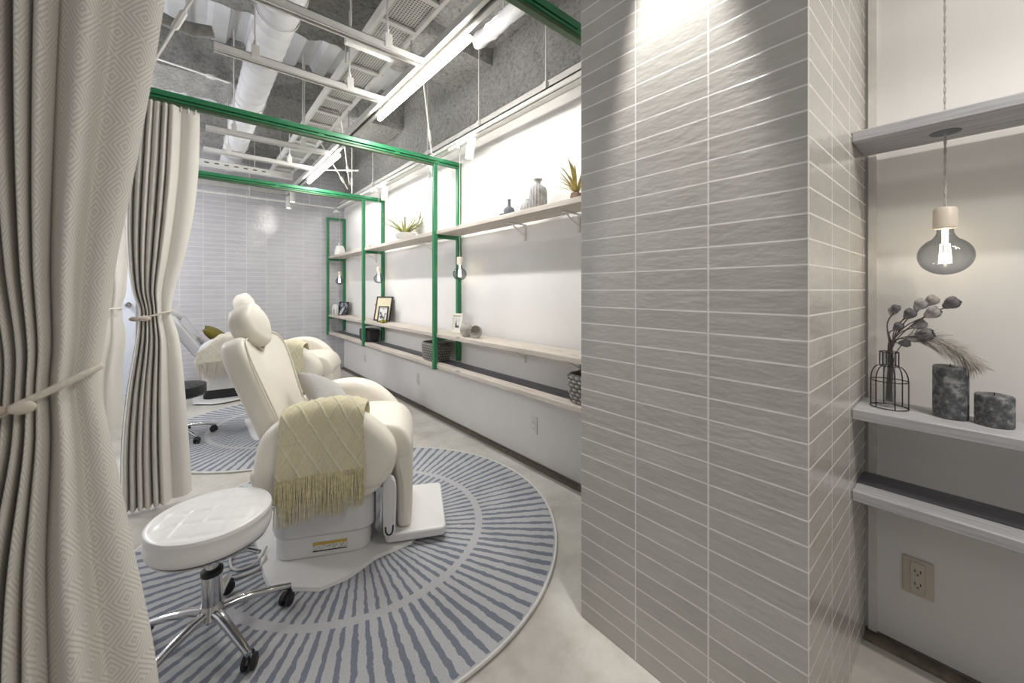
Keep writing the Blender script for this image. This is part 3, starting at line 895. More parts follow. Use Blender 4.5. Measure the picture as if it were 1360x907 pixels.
# cushions
def cushion(name, label, mat, w, h, th, loc, rot):
    b = B(); m = Matrix.Rotation(rot[2], 4, 'Z') @ Matrix.Rotation(rot[1], 4, 'Y') @ Matrix.Rotation(rot[0], 4, 'X')
    pillow(b, w, h, th, m)
    o = put(link(name, b, mat, None, 80), label, 'cushion'); o.location = loc; return o
def chair_pt(O, yaw, u, v): return (O[0]+u*math.cos(yaw)-v*math.sin(yaw), O[1]+u*math.sin(yaw)+v*math.cos(yaw))
p = chair_pt((.57, 2.03), yaw1, -.06, .03)
b = B(); mm = Matrix.Rotation(yaw1, 4, 'Z') @ Matrix.Rotation(math.radians(42), 4, 'Y') @ Matrix.Rotation(math.radians(45), 4, 'Z')
pillow(b, .26, .26, .055, mm); o = put(link('scatter_cushion', b, 'cushg', None, 80), 'grey square cushion standing on the seat of the nearest chair', 'cushion'); o.location = (p[0], p[1], .675)
p = chair_pt((.36, 5.45), 0, -.08, -.02)
b = B(); mm = Matrix.Rotation(math.radians(40), 4, 'Y') @ Matrix.Rotation(math.radians(10), 4, 'X')
pillow(b, .36, .24, .06, mm); o = put(link('scatter_cushion', b, 'cusho', None, 80), 'olive green velvet cushion on the laid-back chair by the end wall', 'cushion'); o.location = (p[0]-.02, p[1], .67)

# ------------------------------------------------------------------ stools
def stool(name, label, seatm, loc, rz, zs=.345):
    t = thing(name, label, 'stool', loc, rz, 'round rolling stools')
    # tufted seat
    b = B(); R = .165; NR, NA = 26, 80
    rows = []
    for i in range(NR+1):
        rr = R*(i/NR); row = []
        for k in range(NA):
            a = 2*PI*k/NA; x, y = rr*math.cos(a), rr*math.sin(a)
            dome = .013*(1-(rr/R)**2)
            q1, q2 = (x+y)/.098, (x-y)/.098
            e1 = abs(q1-round(q1)); e2 = abs(q2-round(q2))
            cr = .004*(math.exp(-(e1/.10)**2)+math.exp(-(e2/.10)**2))*(1 if rr < R*.93 else 0)*min(1, (R-rr)/.02)
            row.append(b.verts.new((x, y, .082+dome-cr)))
        rows.append(row)
    for rr, z in ((R+.006, .078), (R+.009, .070), (R+.006, .064), (R+.008, .045), (R+.009, .025), (R+.004, .008), (R-.012, .0), (.02, .0)):
        rows.append([b.verts.new((rr*math.cos(2*PI*k/NA), rr*math.sin(2*PI*k/NA), z)) for k in range(NA)])
    for i in range(len(rows)-1):
        for k in range(NA): b.faces.new((rows[i][k], rows[i][(k+1) % NA], rows[i+1][(k+1) % NA], rows[i+1][k]))
    bmesh.ops.remove_doubles(b, verts=rows[0], dist=1e-6); b.faces.new(rows[-1])
    st = link('seat', b, seatm, t, 60, loc=(0, 0, zs))
    b = B(); tube(b, [((R+.004)*math.cos(2*PI*k/60), (R+.004)*math.sin(2*PI*k/60), .079) for k in range(60)], .0035, 6, closed=True); link('seat_piping', b, seatm, st)
    b = B(); lathe(b, [(.05, zs-.016), (R-.03, zs-.012), (R-.004, zs-.006), (R-.002, zs), (.05, zs-.001)], seg=48); link('seat_ring', b, 'chrome', t)
    b = B(); tube(b, [(.03, .0, zs-.02), (.12, .05, zs-.03), (.165, .07, zs-.036)], .006, 8); link('height_lever', b, 'chrome', t)
    b = B(); lathe(b, [(.0, .24), (.019, .24), (.019, zs-.003), (.0, zs-.003)], seg=20); link('gas_post', b, 'chrome', t)
    b = B(); lathe(b, [(.0, .11), (.029, .11), (.029, .244), (.0, .244)], seg=24); link('post_cover', b, 'chrome', t)
    b = B(); lathe(b, [(.0, .238), (.031, .238), (.032, .252), (.023, .258), (.0, .258)], seg=24); link('collar', b, 'dark', t)
    b = B(); lathe(b, [(.0, .085), (.03, .085), (.04, .098), (.033, .125), (.029, .14), (.0, .14)], seg=24); link('hub', b, 'chrome', t)
    for k in range(5):
        a = k*2*PI/5; ca, sa = math.cos(a), math.sin(a)
        pts = [(.02, .112), (.07, .112), (.13, .102), (.19, .088), (.225, .078), (.238, .076)]
        b = B(); rows = []
        for i, (rr, z) in enumerate(pts):
            w = .017-.0016*i; hh = .0135-.001*i
            ring = []
            for q in range(12):
                an = 2*PI*q/12
                yv, zv = w*math.copysign(abs(math.cos(an))**.7, math.cos(an)), hh*math.copysign(abs(math.sin(an))**.7, math.sin(an))
                ring.append(b.verts.new((rr*ca-yv*sa, rr*sa+yv*ca, z+zv)))
            rows.append(ring)
        for i in range(len(rows)-1):
            for q in range(12): b.faces.new((rows[i][q], rows[i][(q+1) % 12], rows[i+1][(q+1) % 12], rows[i+1][q]))
        b.faces.new(rows[0]); b.faces.new(rows[-1])
        lg = link('leg', b, 'chrome', t, 50)
        sw = a+.7*(1 if k % 2 else -1.2)
        cx, cy = .232*ca, .232*sa
        b = B(); tube(b, [(cx, cy, .07), (cx, cy, .045)], .007, 8)
        wx, wy = cx-.013*math.cos(sw), cy-.013*math.sin(sw)
        nx, ny = -math.sin(sw), math.cos(sw)
        for s in (-1, 1):
            Rm = Matrix(((nx, math.cos(sw), 0), (ny, math.sin(sw), 0), (0, 0, 1)))
            lathe(b, [(.0, -.007), (.018, -.007), (.0232, -.004), (.0232, .004), (.018, .007), (.0, .007)], (wx+nx*.0125*s, wy+ny*.0125*s, .0375), 22, mtx=Matrix(((math.cos(sw), 0, nx), (math.sin(sw), 0, ny), (0, 1, 0))))
        tube(b, [(wx-nx*.012, wy-ny*.012, .0375), (wx+nx*.012, wy+ny*.012, .0375)], .008, 8)
        cs = link('caster', b, 'dark', lg)
        # curved hood over the twin wheels
        b = B(); tube(b, [(wx+.026*math.cos(sw+0)*math.cos(q), wy+.026*math.sin(sw)*math.cos(q), .0375+.026*math.sin(q)) for q in [k2*PI/8 for k2 in range(1, 8)]], .0055, 8); link('caster_hood', b, 'dark', lg)
    return t
stool('rolling_stool', 'white tufted round rolling stool with chrome star base at the front', 'stoolw', (.060, 1.66, 0), math.radians(-70), .362)
stool('rolling_stool', 'black padded rolling stool half hidden by the far curtain', 'stoolb', (-.06, 4.05, 0), math.radians(8), .36)

# cable beside chair base
b = B(); pts = catmull([(.27, 2.33, .03), (.17, 2.28, .035), (.1, 2.2, .02), (.07, 2.06, .018), (.12, 1.96, .019), (.22, 1.94, .02), (.26, 1.99, .035)], 6, False); tube(b, pts, .005, 8)
pts = catmull([(.28, 2.22, .05), (.2, 2.17, .03), (.14, 2.1, .019), (.15, 2.0, .018), (.22, 1.99, .02), (.27, 2.05, .04)], 6, False); tube(b, pts, .005, 8)
put(link('power_cable', b, 'greym'), 'looped grey power cable beside the nearest chair base', 'cable')

# ------------------------------------------------------------------ rugs
def rug(x, y, label):
    t = thing('round_rug', label, 'rug', (x, y, 0), group='round radial-striped rugs')
    b = B(); lathe(b, [(.0, .0), (.972, .0), (.972, .011), (.968, .012), (.0, .012)], seg=120); link('pile', b, 'rug', t, 40)
    b = B(); tube(b, [(.976*math.cos(2*PI*k/140), .976*math.sin(2*PI*k/140), .007) for k in range(140)], .007, 6, closed=True); link('binding', b, 'rugedge', t)
    return t
r1 = rug(.665, 1.98, 'round blue-grey radial striped rug under the nearest chair')
dup(r1, (.70, 3.97, 0), .3, 'round blue-grey radial striped rug under the second chair')

# ------------------------------------------------------------------ curtains
def curtain(label, Y, rows, nf, topz, hooks, seed=1, sf=.66):
    """rows: (z, xl, xr, depth); pleats along the cloth, slower near the leading edge"""
    t = thing('curtain', label, 'curtain', (0, Y, 0), group='cream diamond-weave curtains')
    rnd = random.Random(seed)
    ph = [rnd.uniform(-.5, .5) for _ in range(40)]
    NU, NV = nf*16, 130
    rows = sorted(rows)
    def interp(z):
        k = 0
        while k < len(rows)-2 and rows[k+1][0] < z: k += 1
        p0, p1, p2, p3 = rows[max(0, k-1)], rows[k], rows[k+1], rows[min(len(rows)-1, k+2)]
        f = (z-p1[0])/(p2[0]-p1[0])
        out = []
        for c in (1, 2, 3):
            m1 = (p2[c]-p0[c])/max(1e-6, p2[0]-p0[0]); m2 = (p3[c]-p1[c])/max(1e-6, p3[0]-p1[0]); dz = p2[0]-p1[0]
            h = (2*f**3-3*f**2+1)*p1[c]+(f**3-2*f**2+f)*dz*m1+(-2*f**3+3*f**2)*p2[c]+(f**3-f**2)*dz*m2
            out.append(h)
        return out
    b = B(); g = []; uvs = {}; arc = None
    z0, z1 = rows[0][0], rows[-1][0]
    def pt(s, z):
        xl, xr, dp = interp(z)
        a0 = (1-.42*(1-sf))/sf; gs = s*a0 if s < sf else sf*a0+(s-sf)*.42      # the leading edge hangs almost flat
        flat = 1 if s < sf else max(.4, 1-(s-sf)*2.6)
        k = int(gs*nf)
        p = gs*nf+.05*noise.noise(Vector((s*5, z*.9, seed)))+.10*math.sin(ph[k % 40]*3)*math.sin(PI*(gs*nf-k))**2
        q = 2*PI*p
        f = math.sin(q)+.22*math.sin(2*q+.8)
        w = xr-xl
        xx = xl+w*s+(w/nf)*.16*math.cos(q)*flat
        yy = dp*f*flat*(1-.3*ph[k % 40]*flat)-dp*.5*math.sin(s*PI)
        if s > sf: yy += ((s-sf)/(1-sf))**2*dp*1.4
        return Vector((xx, yy, z))
    ref = [pt(j/NU, z0+(z1-z0)*.72) for j in range(NU+1)]
    arc = [0]
    for j in range(NU): arc.append(arc[-1]+(ref[j+1]-ref[j]).length)
    for i in range(NV+1):
        z = z0+(z1-z0)*i/NV
        row = []
        for j in range(NU+1):
            v = b.verts.new(pt(j/NU, z)); row.append(v); uvs[v] = (arc[j]-arc[-1], z)
        g.append(row)
    for i in range(NV):
        for j in range(NU): b.faces.new((g[i][j], g[i][j+1], g[i+1][j+1], g[i+1][j]))
    ul = b.loops.layers.uv.new('UVMap')
    for f in b.faces:
        for lp in f.loops: lp[ul].uv = uvs[lp.vert]
    link('drape', b, 'drape', t, 180)
    if hooks:
        for k in range(hooks):
            xl, xr, dp = interp(z1)
            x = xl+(xr-xl)*(k+.5)/hooks
            b = B(); tube(b, [(x, 0, z1-.02), (x, 0, z1+.012)], .004, 6); link('hook', b, 'whitem', t)
    return t
def tieback(label, x0, x1, Y, z, dep, knotx, zl, big=1):
    t = thing('curtain_tieback', label, 'tieback', (0, Y, z), group='cream curtain tiebacks')
    n = 48; pts = []
    cx, rx = (x0+x1)/2, (x1-x0)/2
    for k in range(n):
        a = 2*PI*k/n
        pts.append((cx+rx*math.cos(a), dep*math.sin(a), zl*math.cos(a)*.5))
    b = B(); tube(b, pts, .0062, 8, closed=True); link('cord', b, 'cord', t)
    ky = -dep*math.sqrt(max(.05, 1-((knotx-cx)/rx)**2))-.012
    kz = zl*(knotx-cx)/rx*.5
    b = B(); superell(b, (knotx+.018*big, ky, kz), .026*big, .017*big, .017*big, 2.2); link('bead', b, 'oval', t, 80)
    b = B(); superell(b, (knotx-.03*big, ky, kz-.001), .024*big, .015*big, .014*big, 2.2); link('clasp', b, 'ovalg', t, 80)
    return t
curtain('near curtain filling the edge of the view, diamond pattern in close-up', 1.07,
        [(.02, -.54, -.030, .034), (.40, -.50, -.055, .034), (.70, -.43, -.094, .032), (.93, -.345, -.124, .026), (1.03, -.325, -.136, .022), (1.10, -.33, -.129, .023), (1.25, -.37, -.114, .027), (1.50, -.43, -.080, .030), (1.80, -.48, -.044, .030), (2.1, -.50, -.016, .026), (2.238, -.50, -.006, .022)],
        13, 2.24, 0, seed=3, sf=.69)
tieback('large cream tieback bead on the near curtain', -.335, -.130, 1.07, 1.0, .052, -.222, .11, .62)
curtain('curtain on the first full green beam, tied at the waist beside the chairs', 2.9,
        [(.02, -.285, .012, .034), (.36, -.283, -.005, .033), (.65, -.262, -.022, .031), (.92, -.226, -.045, .032), (1.04, -.215, -.072, .024), (1.09, -.213, -.078, .023), (1.2, -.240, -.065, .028), (1.4, -.262, -.02, .028), (1.66, -.268, .02, .028), (1.9, -.262, .040, .026), (2.15, -.25, .046, .022), (2.236, -.245, .047, .020)],
        7, 2.24, 9, seed=9, sf=.6)
tieback('cream cord tieback on the curtain beside the chairs', -.222, -.070, 2.9, 1.062, .058, -.195, .045, .9)
curtain('curtain seen as a sliver between the two nearer curtains', 4.63,
        [(.02, -.95, -.43, .04), (.5, -.90, -.44, .04), (.8, -.80, -.42, .03), (1.04, -.72, -.44, .024), (1.2, -.76, -.415, .03), (1.7, -.88, -.40, .036), (2.236, -.9, -.39, .022)],
        9, 2.24, 0, seed=5)
tieback('cream cord tieback on the sliver of distant curtain', -.725, -.434, 4.63, 1.04, .052, -.60, .01, 1)

# ------------------------------------------------------------------ outlets
def outlet(y, z, label, mat='plate', duplex=False):
    t = thing('wall_outlet', label, 'outlet', (XW, y, z))
    b = box(B(), -.007, -.0005, -.036, .036, -.06, .06, .003, 2); link('plate', b, mat, t)
    b = B(); box(b, -.0095, -.0065, -.018, .018, -.05, .05, .002, 1); ins = link('socket_insert', b, mat, t)
    b = B()
    for zz in (-.021, .021):
        for yy in (-.0065, .0065): box(b, -.0102, -.0094, yy-.0013, yy+.0013, zz-.003, zz+.006)
        box(b, -.0102, -.0094, -.0025, .0025, zz-.012, zz-.008)
    link('socket_slot', b, 'dark' if duplex else 'slot', ins)
outlet(1.962, .262, 'ivory outlet plate low on the shelf wall just past the pillar')
outlet(3.745, .27, 'small outlet plate below the middle basket, second from the pillar')
outlet(5.33, .28, 'distant outlet plate low on the shelf wall near the end wall')
outlet(.118, .255, 'beige double outlet plate in the alcove under the grey shelves', 'platew', True)

# ------------------------------------------------------------------ upper shelf objects
ZU, ZM, ZL = 1.70, .835, .575
def spiky(name, label, loc, rad, hgt, n, mat, seed, pot):
    t = thing(name, label, 'plant', loc)
    rnd = random.Random(seed)
    if pot:
        b = B(); lathe(b, [(.0, 0), (.055, 0), (.085, .02), (.10, .05), (.103, .075), (.097, .077), (.09, .06), (.0, .055)], seg=36); link('bowl', b, 'ceramic', t)
    z0 = .06 if pot else .01
    if not pot:
        b = B(); lathe(b, [(.0, 0), (.03, 0), (.036, .025), (.03, .05), (.0, .055)], seg=16, mod=lambda a, z: 1+.12*math.sin(5*a)); link('root_ball', b, 'bark', t)
        z0 = .04
    b = B()
    for k in range(n):
        a = rnd.uniform(0, 2*PI); L = rad*rnd.uniform(.6, 1.15); H = hgt*rnd.uniform(.45, 1.1); dr = rnd.uniform(.3, 1.3)
        pts = []
        for i in range(8):
            f = i/7
            pts.append((math.cos(a)*L*f, math.sin(a)*L*f*(.75), z0+H*(f*(1.9-dr*f))*.85))
        pts = [(x, y, max(.012, z)) for x, y, z in pts]
        pts = [(min(x, 1.825-loc[0]), y, z) for x, y, z in pts]
        blade(b, pts, .011+.004*rnd.random())
    link('leaves', b, mat, t, 60)
    return t
spiky('potted_plant', 'spider plant with thin arching leaves in a white ceramic bowl', (1.69, 3.72, ZU), .30, .19, 64, 'leaf', 4, True)
spiky('air_plant', 'straw coloured air plant on the upper shelf, partly behind the pillar', (1.69, 1.45, ZU), .15, .15, 30, 'leafd', 8, False)
# white watering jug
t = thing('watering_jug', 'white watering jug with loop handle at the far end of the upper shelf', 'jug', (1.70, 5.97, ZU), math.radians(-100))
b = B(); lathe(b, [(.0, 0), (.075, 0), (.08, .01), (.07, .08), (.055, .13), (.045, .145), (.04, .143), (.05, .12), (.06, .06), (.0, .02)], seg=28); link('body', b, 'ceramic', t)
b = B(); tube(b, catmull([(.05, 0, .135), (.09, 0, .135), (.11, 0, .09), (.095, 0, .045), (.07, 0, .03)], 6, False), .008, 10); link('handle', b, 'ceramic', t)
b = B(); tube(b, catmull([(-.06, 0, .05), (-.10, 0, .10), (-.125, 0, .17), (-.14, 0, .19)], 5, False), [.016]*6+[.011]*10, 10); link('spout', b, 'ceramic', t)
b = B(); tube(b, [(0, -.02, .14), (.005, -.02, .24), (.003, -.02, .30)], .0025, 6); tube(b, [(.01, .02, .14), (-.06, .02, .20), (-.1, .02, .22)], .002, 6)
put(link('dried_twig', b, 'plume'), 'pale dry twig standing in the white watering jug', 'twig').location = (1.70, 5.97, ZU)
# driftwood pieces
for k, (y, s, lab) in enumerate(((4.66, 1.0, 'small dry driftwood piece on the upper shelf nearest the green frame'), (4.80, .8, 'curled brown driftwood piece on the upper shelf'), (4.95, .55, 'tiny dark driftwood chip farthest along the upper shelf'))):
    rnd = random.Random(30+k); b = B()
    for q in range(5):
        a = rnd.uniform(0, PI*2)
        p0 = Vector((rnd.uniform(-.02, .02), rnd.uniform(-.03, .03), .012*s)); d = Vector((math.cos(a), math.sin(a), 0))*.05*s
        tube(b, [p0-d, p0-d*.3+Vector((0, 0, .012*s)), p0+d*.4+Vector((0, 0, .018*s)), p0+d+Vector((0, 0, .004*s))], [.005*s, .011*s, .012*s, .005*s], 7)
    zmin = min(v.co.z for v in b.verts)
    o = put(link('driftwood', b, 'bark', None, 60), lab, 'driftwood', 'driftwood on the upper shelf'); o.location = (1.69, y, ZU-zmin)
# dark pot and bottle, ribbed vases
b = B(); lathe(b, [(.0, 0), (.024, 0), (.026, .004), (.026, .038), (.022, .04), (.02, .034), (.0, .03)], seg=24)
t = thing('clay_pot', 'tiny charcoal clay pot left open beside the dark bottle', 'pot', (1.71, 2.145, ZU)); link('body', b, 'darkclay', t)
b = B(); tube(b, [(0, -.012, .03), (0, -.014, .058)], .0035, 8); superell(b, (0, -.014, .062), .006, .006, .006, 2, n=8, m=10); link('stopper', b, 'darkclay', t)
b = B(); lathe(b, [(.0, 0), (.036, 0), (.038, .004), (.038, .055), (.032, .068), (.013, .08), (.0105, .09), (.0105, .122), (.013, .124), (.012, .13), (.0, .13)], seg=28)
t = thing('clay_bottle', 'small charcoal clay bottle with a narrow neck on the upper shelf', 'bottle', (1.71, 2.075, ZU)); link('body', b, 'darkclay', t)
rib = lambda n, d: (lambda a, z: 1+d*math.cos(n*a))
b = B(); lathe(b, [(.0, 0), (.046, 0), (.05, .006), (.05, .035), (.042, .058), (.02, .078), (.014, .088), (.014, .098), (.011, .099), (.010, .09), (.0, .088)], seg=96, mod=rib(18, .05))
t = thing('ribbed_vase', 'squat grey ribbed vase tucked beside the tall ribbed vase', 'vase', (1.71, 1.882, ZU), group='grey ribbed vases'); link('body', b, 'stonev', t, 60)
b = B(); lathe(b, [(.0, 0), (.052, 0), (.056, .006), (.054, .13), (.048, .15), (.022, .168), (.015, .176), (.015, .188), (.026, .202), (.028, .206), (.022, .206), (.012, .19), (.0, .188)], seg=120, mod=rib(17, .05))
t = thing('ribbed_vase', 'tall grey ribbed vase with a flared mouth on the upper shelf', 'vase', (1.71, 1.785, ZU), group='grey ribbed vases'); link('body', b, 'stonev', t, 60)

# ------------------------------------------------------------------ middle shelf objects
def frame(label, loc, w, h, bw, lean, rz, fm, pm, mat_in=0, group=None, easel=None):
    """picture frame standing on z=0, facing -X before rz, leaning back"""
    t = thing('picture_frame', label, 'picture frame', loc, rz, group)
    T = Matrix.Rotation(lean, 4, 'Y')
    def bb(x0, x1, y0, y1, z0, z1, bev=.0015):
        b = box(B(), x0, x1, y0, y1, z0, z1, bev, 1); bmesh.ops.transform(b, matrix=T, verts=b.verts); return b
    b = B()
    for a in ((-.009, .009, -w/2, -w/2+bw, 0, h), (-.009, .009, w/2-bw, w/2, 0, h), (-.009, .009, -w/2+bw, w/2-bw, 0, bw), (-.009, .009, -w/2+bw, w/2-bw, h-bw, h)):
        box(b, *a, .0015, 1)
    bmesh.ops.transform(b, matrix=T, verts=b.verts); link('border', b, fm, t)
    link('backing', bb(.003, .007, -w/2+bw*.5, w/2-bw*.5, bw*.5, h-bw*.5, 0), 'dark', t)
    if mat_in:
        link('mat_board', bb(-.001, .003, -w/2+bw, w/2-bw, bw, h-bw, 0), 'mat_board', t)
        link('print', bb(-.0035, -.001, -w/2+bw+mat_in, w/2-bw-mat_in, bw+mat_in, h-bw-mat_in, 0), pm, t)
    else:
        link('print', bb(-.001, .003, -w/2+bw, w/2-bw, bw, h-bw, 0), pm, t)
    if easel:
        b = B(); tube(b, [T @ Vector((.007, 0, h*.6)), Vector((easel, 0, .004))], .004, 6); link('easel_leg', b, fm, t)
    return t
frame('large black frame with a cream print leaning on the middle shelf', (1.725, 4.44, ZM+.002), .27, .29, .014, .19, .32, 'frameb', 'printc')
frame('small black frame with a monochrome portrait, before the large black frame', (1.665, 4.27, ZM+.002), .155, .18, .012, .16, .34, 'frameb', 'printp', .012, easel=.06)
frame('white stepped frame beside the concrete ball on the middle shelf', (1.725, 2.79, ZM+.002), .13, .165, .018, .12, .2, 'framew', 'printp', .026, easel=.06)
frame('black frame with a street photo near the end wall', (1.735, 5.96, ZM+.002), .24, .19, .013, .14, .25, 'frameb', 'prints', easel=.06)
frame('small tilted silver-blue frame before the street photo near the end wall', (1.665, 5.85, ZM+.002), .12, .13, .008, .5, .1, 'frameb', 'pale', easel=.10)
# white arched ornament
t = thing('arched_ornament', 'white arched ornament at the far end of the middle shelf', 'ornament', (1.66, 6.06, ZM), .2)
b = B(); ol = catmull([(-.05, 0), (-.055, .06), (-.045, .12), (0, .155), (.045, .12), (.055, .06), (.05, 0)], 6, False)
inn = catmull([(.022, 0), (.024, .05), (0, .085), (-.024, .05), (-.022, 0)], 6, False)
lp = ol+inn; n = len(lp)
for x, rev in ((-.02, True), (.02, False)):
    pass
fa = [b.verts.new((-.02, p.x, p.y)) for p in lp]; fb = [b.verts.new((.02, p.x, p.y)) for p in lp]
for k in range(n): b.faces.new((fa[k], fa[(k+1) % n], fb[(k+1) % n], fb[k]))
b.faces.new(fa); b.faces.new(list(reversed(fb))); bmesh.ops.triangulate(b, faces=[f for f in b.faces if len(f.verts) > 4])
link('arch', b, 'ceramic', t)
b = B(); superell(b, (0, 0, .0225), .014, .018, .022, 2.2, n=10, m=14); link('inner_figure', b, 'darkclay', t)
# moss plant
rnd = random.Random(2); b = B()
for k in range(46):
    a = rnd.uniform(0, 2*PI); e = rnd.uniform(.15, 1.2); L = rnd.uniform(.025, .05)
    p0 = Vector((rnd.uniform(-.025, .025), rnd.uniform(-.04, .04), .012)); d = Vector((math.cos(a)*math.cos(e), math.sin(a)*math.cos(e), math.sin(e)))*L
    blade(b, [p0, p0+d*.5+Vector((0, 0, .004)), p0+d], .012)
superell(b, (0, 0, .012), .03, .045, .012, 2, n=8, m=14)
put(link('moss_sprig', b, 'moss', None, 60), 'yellow-green moss sprig lying before the small black frame', 'plant').location = (1.635, 4.16, ZM)
# pale twig beside the frames
b = B()
tube(b, [(0, 0, .002), (.01, .01, .08), (.0, .03, .15), (-.01, .05, .19)], .003, 6); tube(b, [(.008, .008, .07), (-.005, -.03, .13)], .0022, 6); tube(b, [(.0, .03, .15), (.0, .0, .19)], .002, 6)
for p in ((-.005, -.03, .13), (-.01, .05, .19), (0, 0, .19), (.003, .02, .12)): superell(b, p, .008, .008, .008, 2, n=6, m=8)
put(link('berry_twig', b, 'plume', None, 60), 'pale berry twig standing beside the large black frame', 'twig').location = (1.74, 4.60, ZM)
# concrete ball, cup, bowl
t = thing('concrete_ball', 'round grey concrete ball vase beside the white frame', 'vase', (1.70, 2.60, ZM))
b = B(); pr = [(.0, 0), (.02, 0)]+[(.052*math.cos(a), .049+.05*math.sin(a)) for a in [-1.15+k*(2.4)/14 for k in range(15)]]+[(.016, .1), (.012, .09), (.0, .088)]
lathe(b, pr, seg=32); link('body', b, 'concrete', t)
t = thing('concrete_cup', 'small grey concrete cup between the ball and the tipped bowl', 'cup', (1.655, 2.535, ZM))
b = B(); lathe(b, [(.0, 0), (.022, 0), (.030, .008), (.034, .024), (.035, .04), (.031, .04), (.028, .02), (.0, .012)], seg=28); link('body', b, 'concrete', t)
t = thing('concrete_bowl', 'grey concrete bowl tipped on its side on the middle shelf', 'bowl', (1.665, 2.42, ZM+.046), 0)
Rb = Matrix.Rotation(math.radians(-152), 3, 'Z') @ Matrix.Rotation(math.radians(78), 3, 'Y')
b = B(); lathe(b, [(.0, -.05), (.02, -.049), (.036, -.038), (.046, -.018), (.049, .005), (.045, .006), (.041, -.014), (.03, -.032), (.0, -.041)], seg=32, mtx=Rb); zmin = min(v.co.z for v in b.verts)
o = link('body', b, 'concrete', t); t.location.z = ZM-zmin

# ------------------------------------------------------------------ baskets
def basket(label, y0, y1, x0, x1, h, mat, seed, chunky=1):
    t = thing('woven_basket', label, 'basket', ((x0+x1)/2, (y0+y1)/2, ZL), group='woven rope baskets on the lowest shelf')
    rx, ry = (x1-x0)/2, (y1-y0)/2
    b = B(); rows = 7 if chunky else 11; per = 7; m = 26 if chunky else 44; sub = 8; KK = []
    def outl(a, s):
        e = 4.0; c, q = math.cos(a), math.sin(a)
        r = (abs(c)**e+abs(q)**e)**(-1/e)
        return Vector((rx*s*r*c, ry*s*r*q, 0))
    g = []
    NZ = rows*per
    for i in range(NZ+1):
        f = i/NZ; z = h*f; s = .86+.14*math.sin(min(1, f*1.3)*PI/2)
        ring = []
        rw = f*rows; ri = int(min(rw, rows-1e-6)); fr = rw-ri
        for k in range(m*sub):
            a = 2*PI*k/(m*sub)
            st = a*m/2/PI+.5*(ri % 2)+.35*(fr-.5)
            bump = abs(math.sin(PI*st))*math.sin(PI*fr)**.6
            p = outl(a, s); nn = p.normalized()
            d = (.014 if chunky else .006)*(bump-.6); KK.append(bump**1.5)  # low spots take the dark colour: crevice shade painted between strands
            ring.append(b.verts.new((p.x+nn.x*d, p.y+nn.y*d, z)))
        g.append(ring)
    n = m*sub
    for s, z in ((.93, h+.004), (.86, h-.004), (.84, h*.4), (.8, .012)):
        ring = []
        for k in range(n):
            p = outl(2*PI*k/n, s); ring.append(b.verts.new((p.x, p.y, z+(.004*abs(math.sin(PI*k*m/n)) if s > .85 else 0))))
        g.append(ring)
    for i in range(len(g)-1):
        for k in range(n): b.faces.new((g[i][k], g[i][(k+1) % n], g[i+1][(k+1) % n], g[i+1][k]))
    b.faces.new(list(reversed(g[0]))); b.faces.new(g[-1])
    nk = len(b.verts)-len(KK); KK += [.3]*nk
    o = link('woven_wall', b, mat, t, 70); at_ = o.data.attributes.new('cable', 'FLOAT', 'POINT'); at_.data.foreach_set('value', KK)
    b = B(); box(b, -rx*.8, rx*.8, -ry*.8, ry*.8, .013, .016, .001, 1); link('liner', b, 'fleece', t)
    for s in (-1, 1):
        b = B(); tube(b, catmull([(-.045, s*(ry+.001), h*.8), (-.03, s*(ry+.009), h*.93), (.03, s*(ry+.009), h*.93), (.045, s*(ry+.001), h*.8)], 5, False), .006, 8); link('handle', b, mat, t)
    return t
basket('charcoal woven basket on the lowest shelf farthest from the pillar', 4.60, 4.92, 1.61, 1.79, .14, 'roped', 1, 0)
basket('grey chunky rope basket on the lowest shelf beside the green frame', 2.955, 3.235, 1.605, 1.80, .155, 'rope', 2)
basket('grey chunky rope basket with black fleece next to the tiled pillar', 1.16, 1.475, 1.605, 1.80, .155, 'rope', 3)
b = B(); rnd = random.Random(6)
superell(b, (0, 0, 0), .075, .12, .045, 2.6, n=18, m=30)
for v in b.verts: v.co += v.co.normalized()*.018*noise.noise(v.co*28)
put(link('fleece_cloth', b, 'fleece', None, 80), 'black fleece cloth bunched in the basket next to the pillar', 'cloth').location = (1.70, 1.32, ZL+.13)

# ------------------------------------------------------------------ alcove still life
ZA = .828
t = thing('wire_vase', 'bronze wire bottle-shaped vase holding dried flowers in the alcove', 'vase', (1.70, .172, ZA))
b = B(); rb, rn = .044, .022
levels = [(rb, .0025), (rb, .0855), (rn, .132), (rn, .176)]
for r, z in levels: tube(b, [(r*math.cos(2*PI*k/40), r*math.sin(2*PI*k/40), z) for k in range(40)], .0015, 6, closed=True)
for k in range(6):
    a = k*PI/3+.4
    pr = [(rb, .0025), (rb, .05), (rb, .084)]+[(rb-(rb-rn)*(1-math.cos(q*PI/2/5)), .0855+.0465*math.sin(q*PI/2/5)) for q in range(1, 6)]+[(rn, .155), (rn, .176)]
    tube(b, [(r*math.cos(a), r*math.sin(a), z) for r, z in pr], .0015, 6)
link('wire_cage', b, 'wire', t)
b = B(); lathe(b, [(.0, .004), (.013, .004), (.0145, .012), (.0145, .172), (.0135, .172), (.0135, .014), (.0, .010)], seg=24); link('glass_tube', b, 'clear', t)
flowers = [((1.70, .165, 1.128), 0, .013), ((1.69, .158, 1.137), 1, .012), ((1.70, .130, 1.121), 1, .016), ((1.70, .108, 1.15), 0, .017), ((1.71, .085, 1.163), 2, .016), ((1.69, .047, 1.157), 1, .018), ((1.69, .084, 1.128), 0, .018), ((1.70, .155, 1.082), 1, .013), ((1.71, .112, 1.09), 0, .017), ((1.68, .10, 1.065), 1, .019), ((1.70, .125, 1.052), 0, .015), ((1.70, .142, 1.035), 1, .013)]
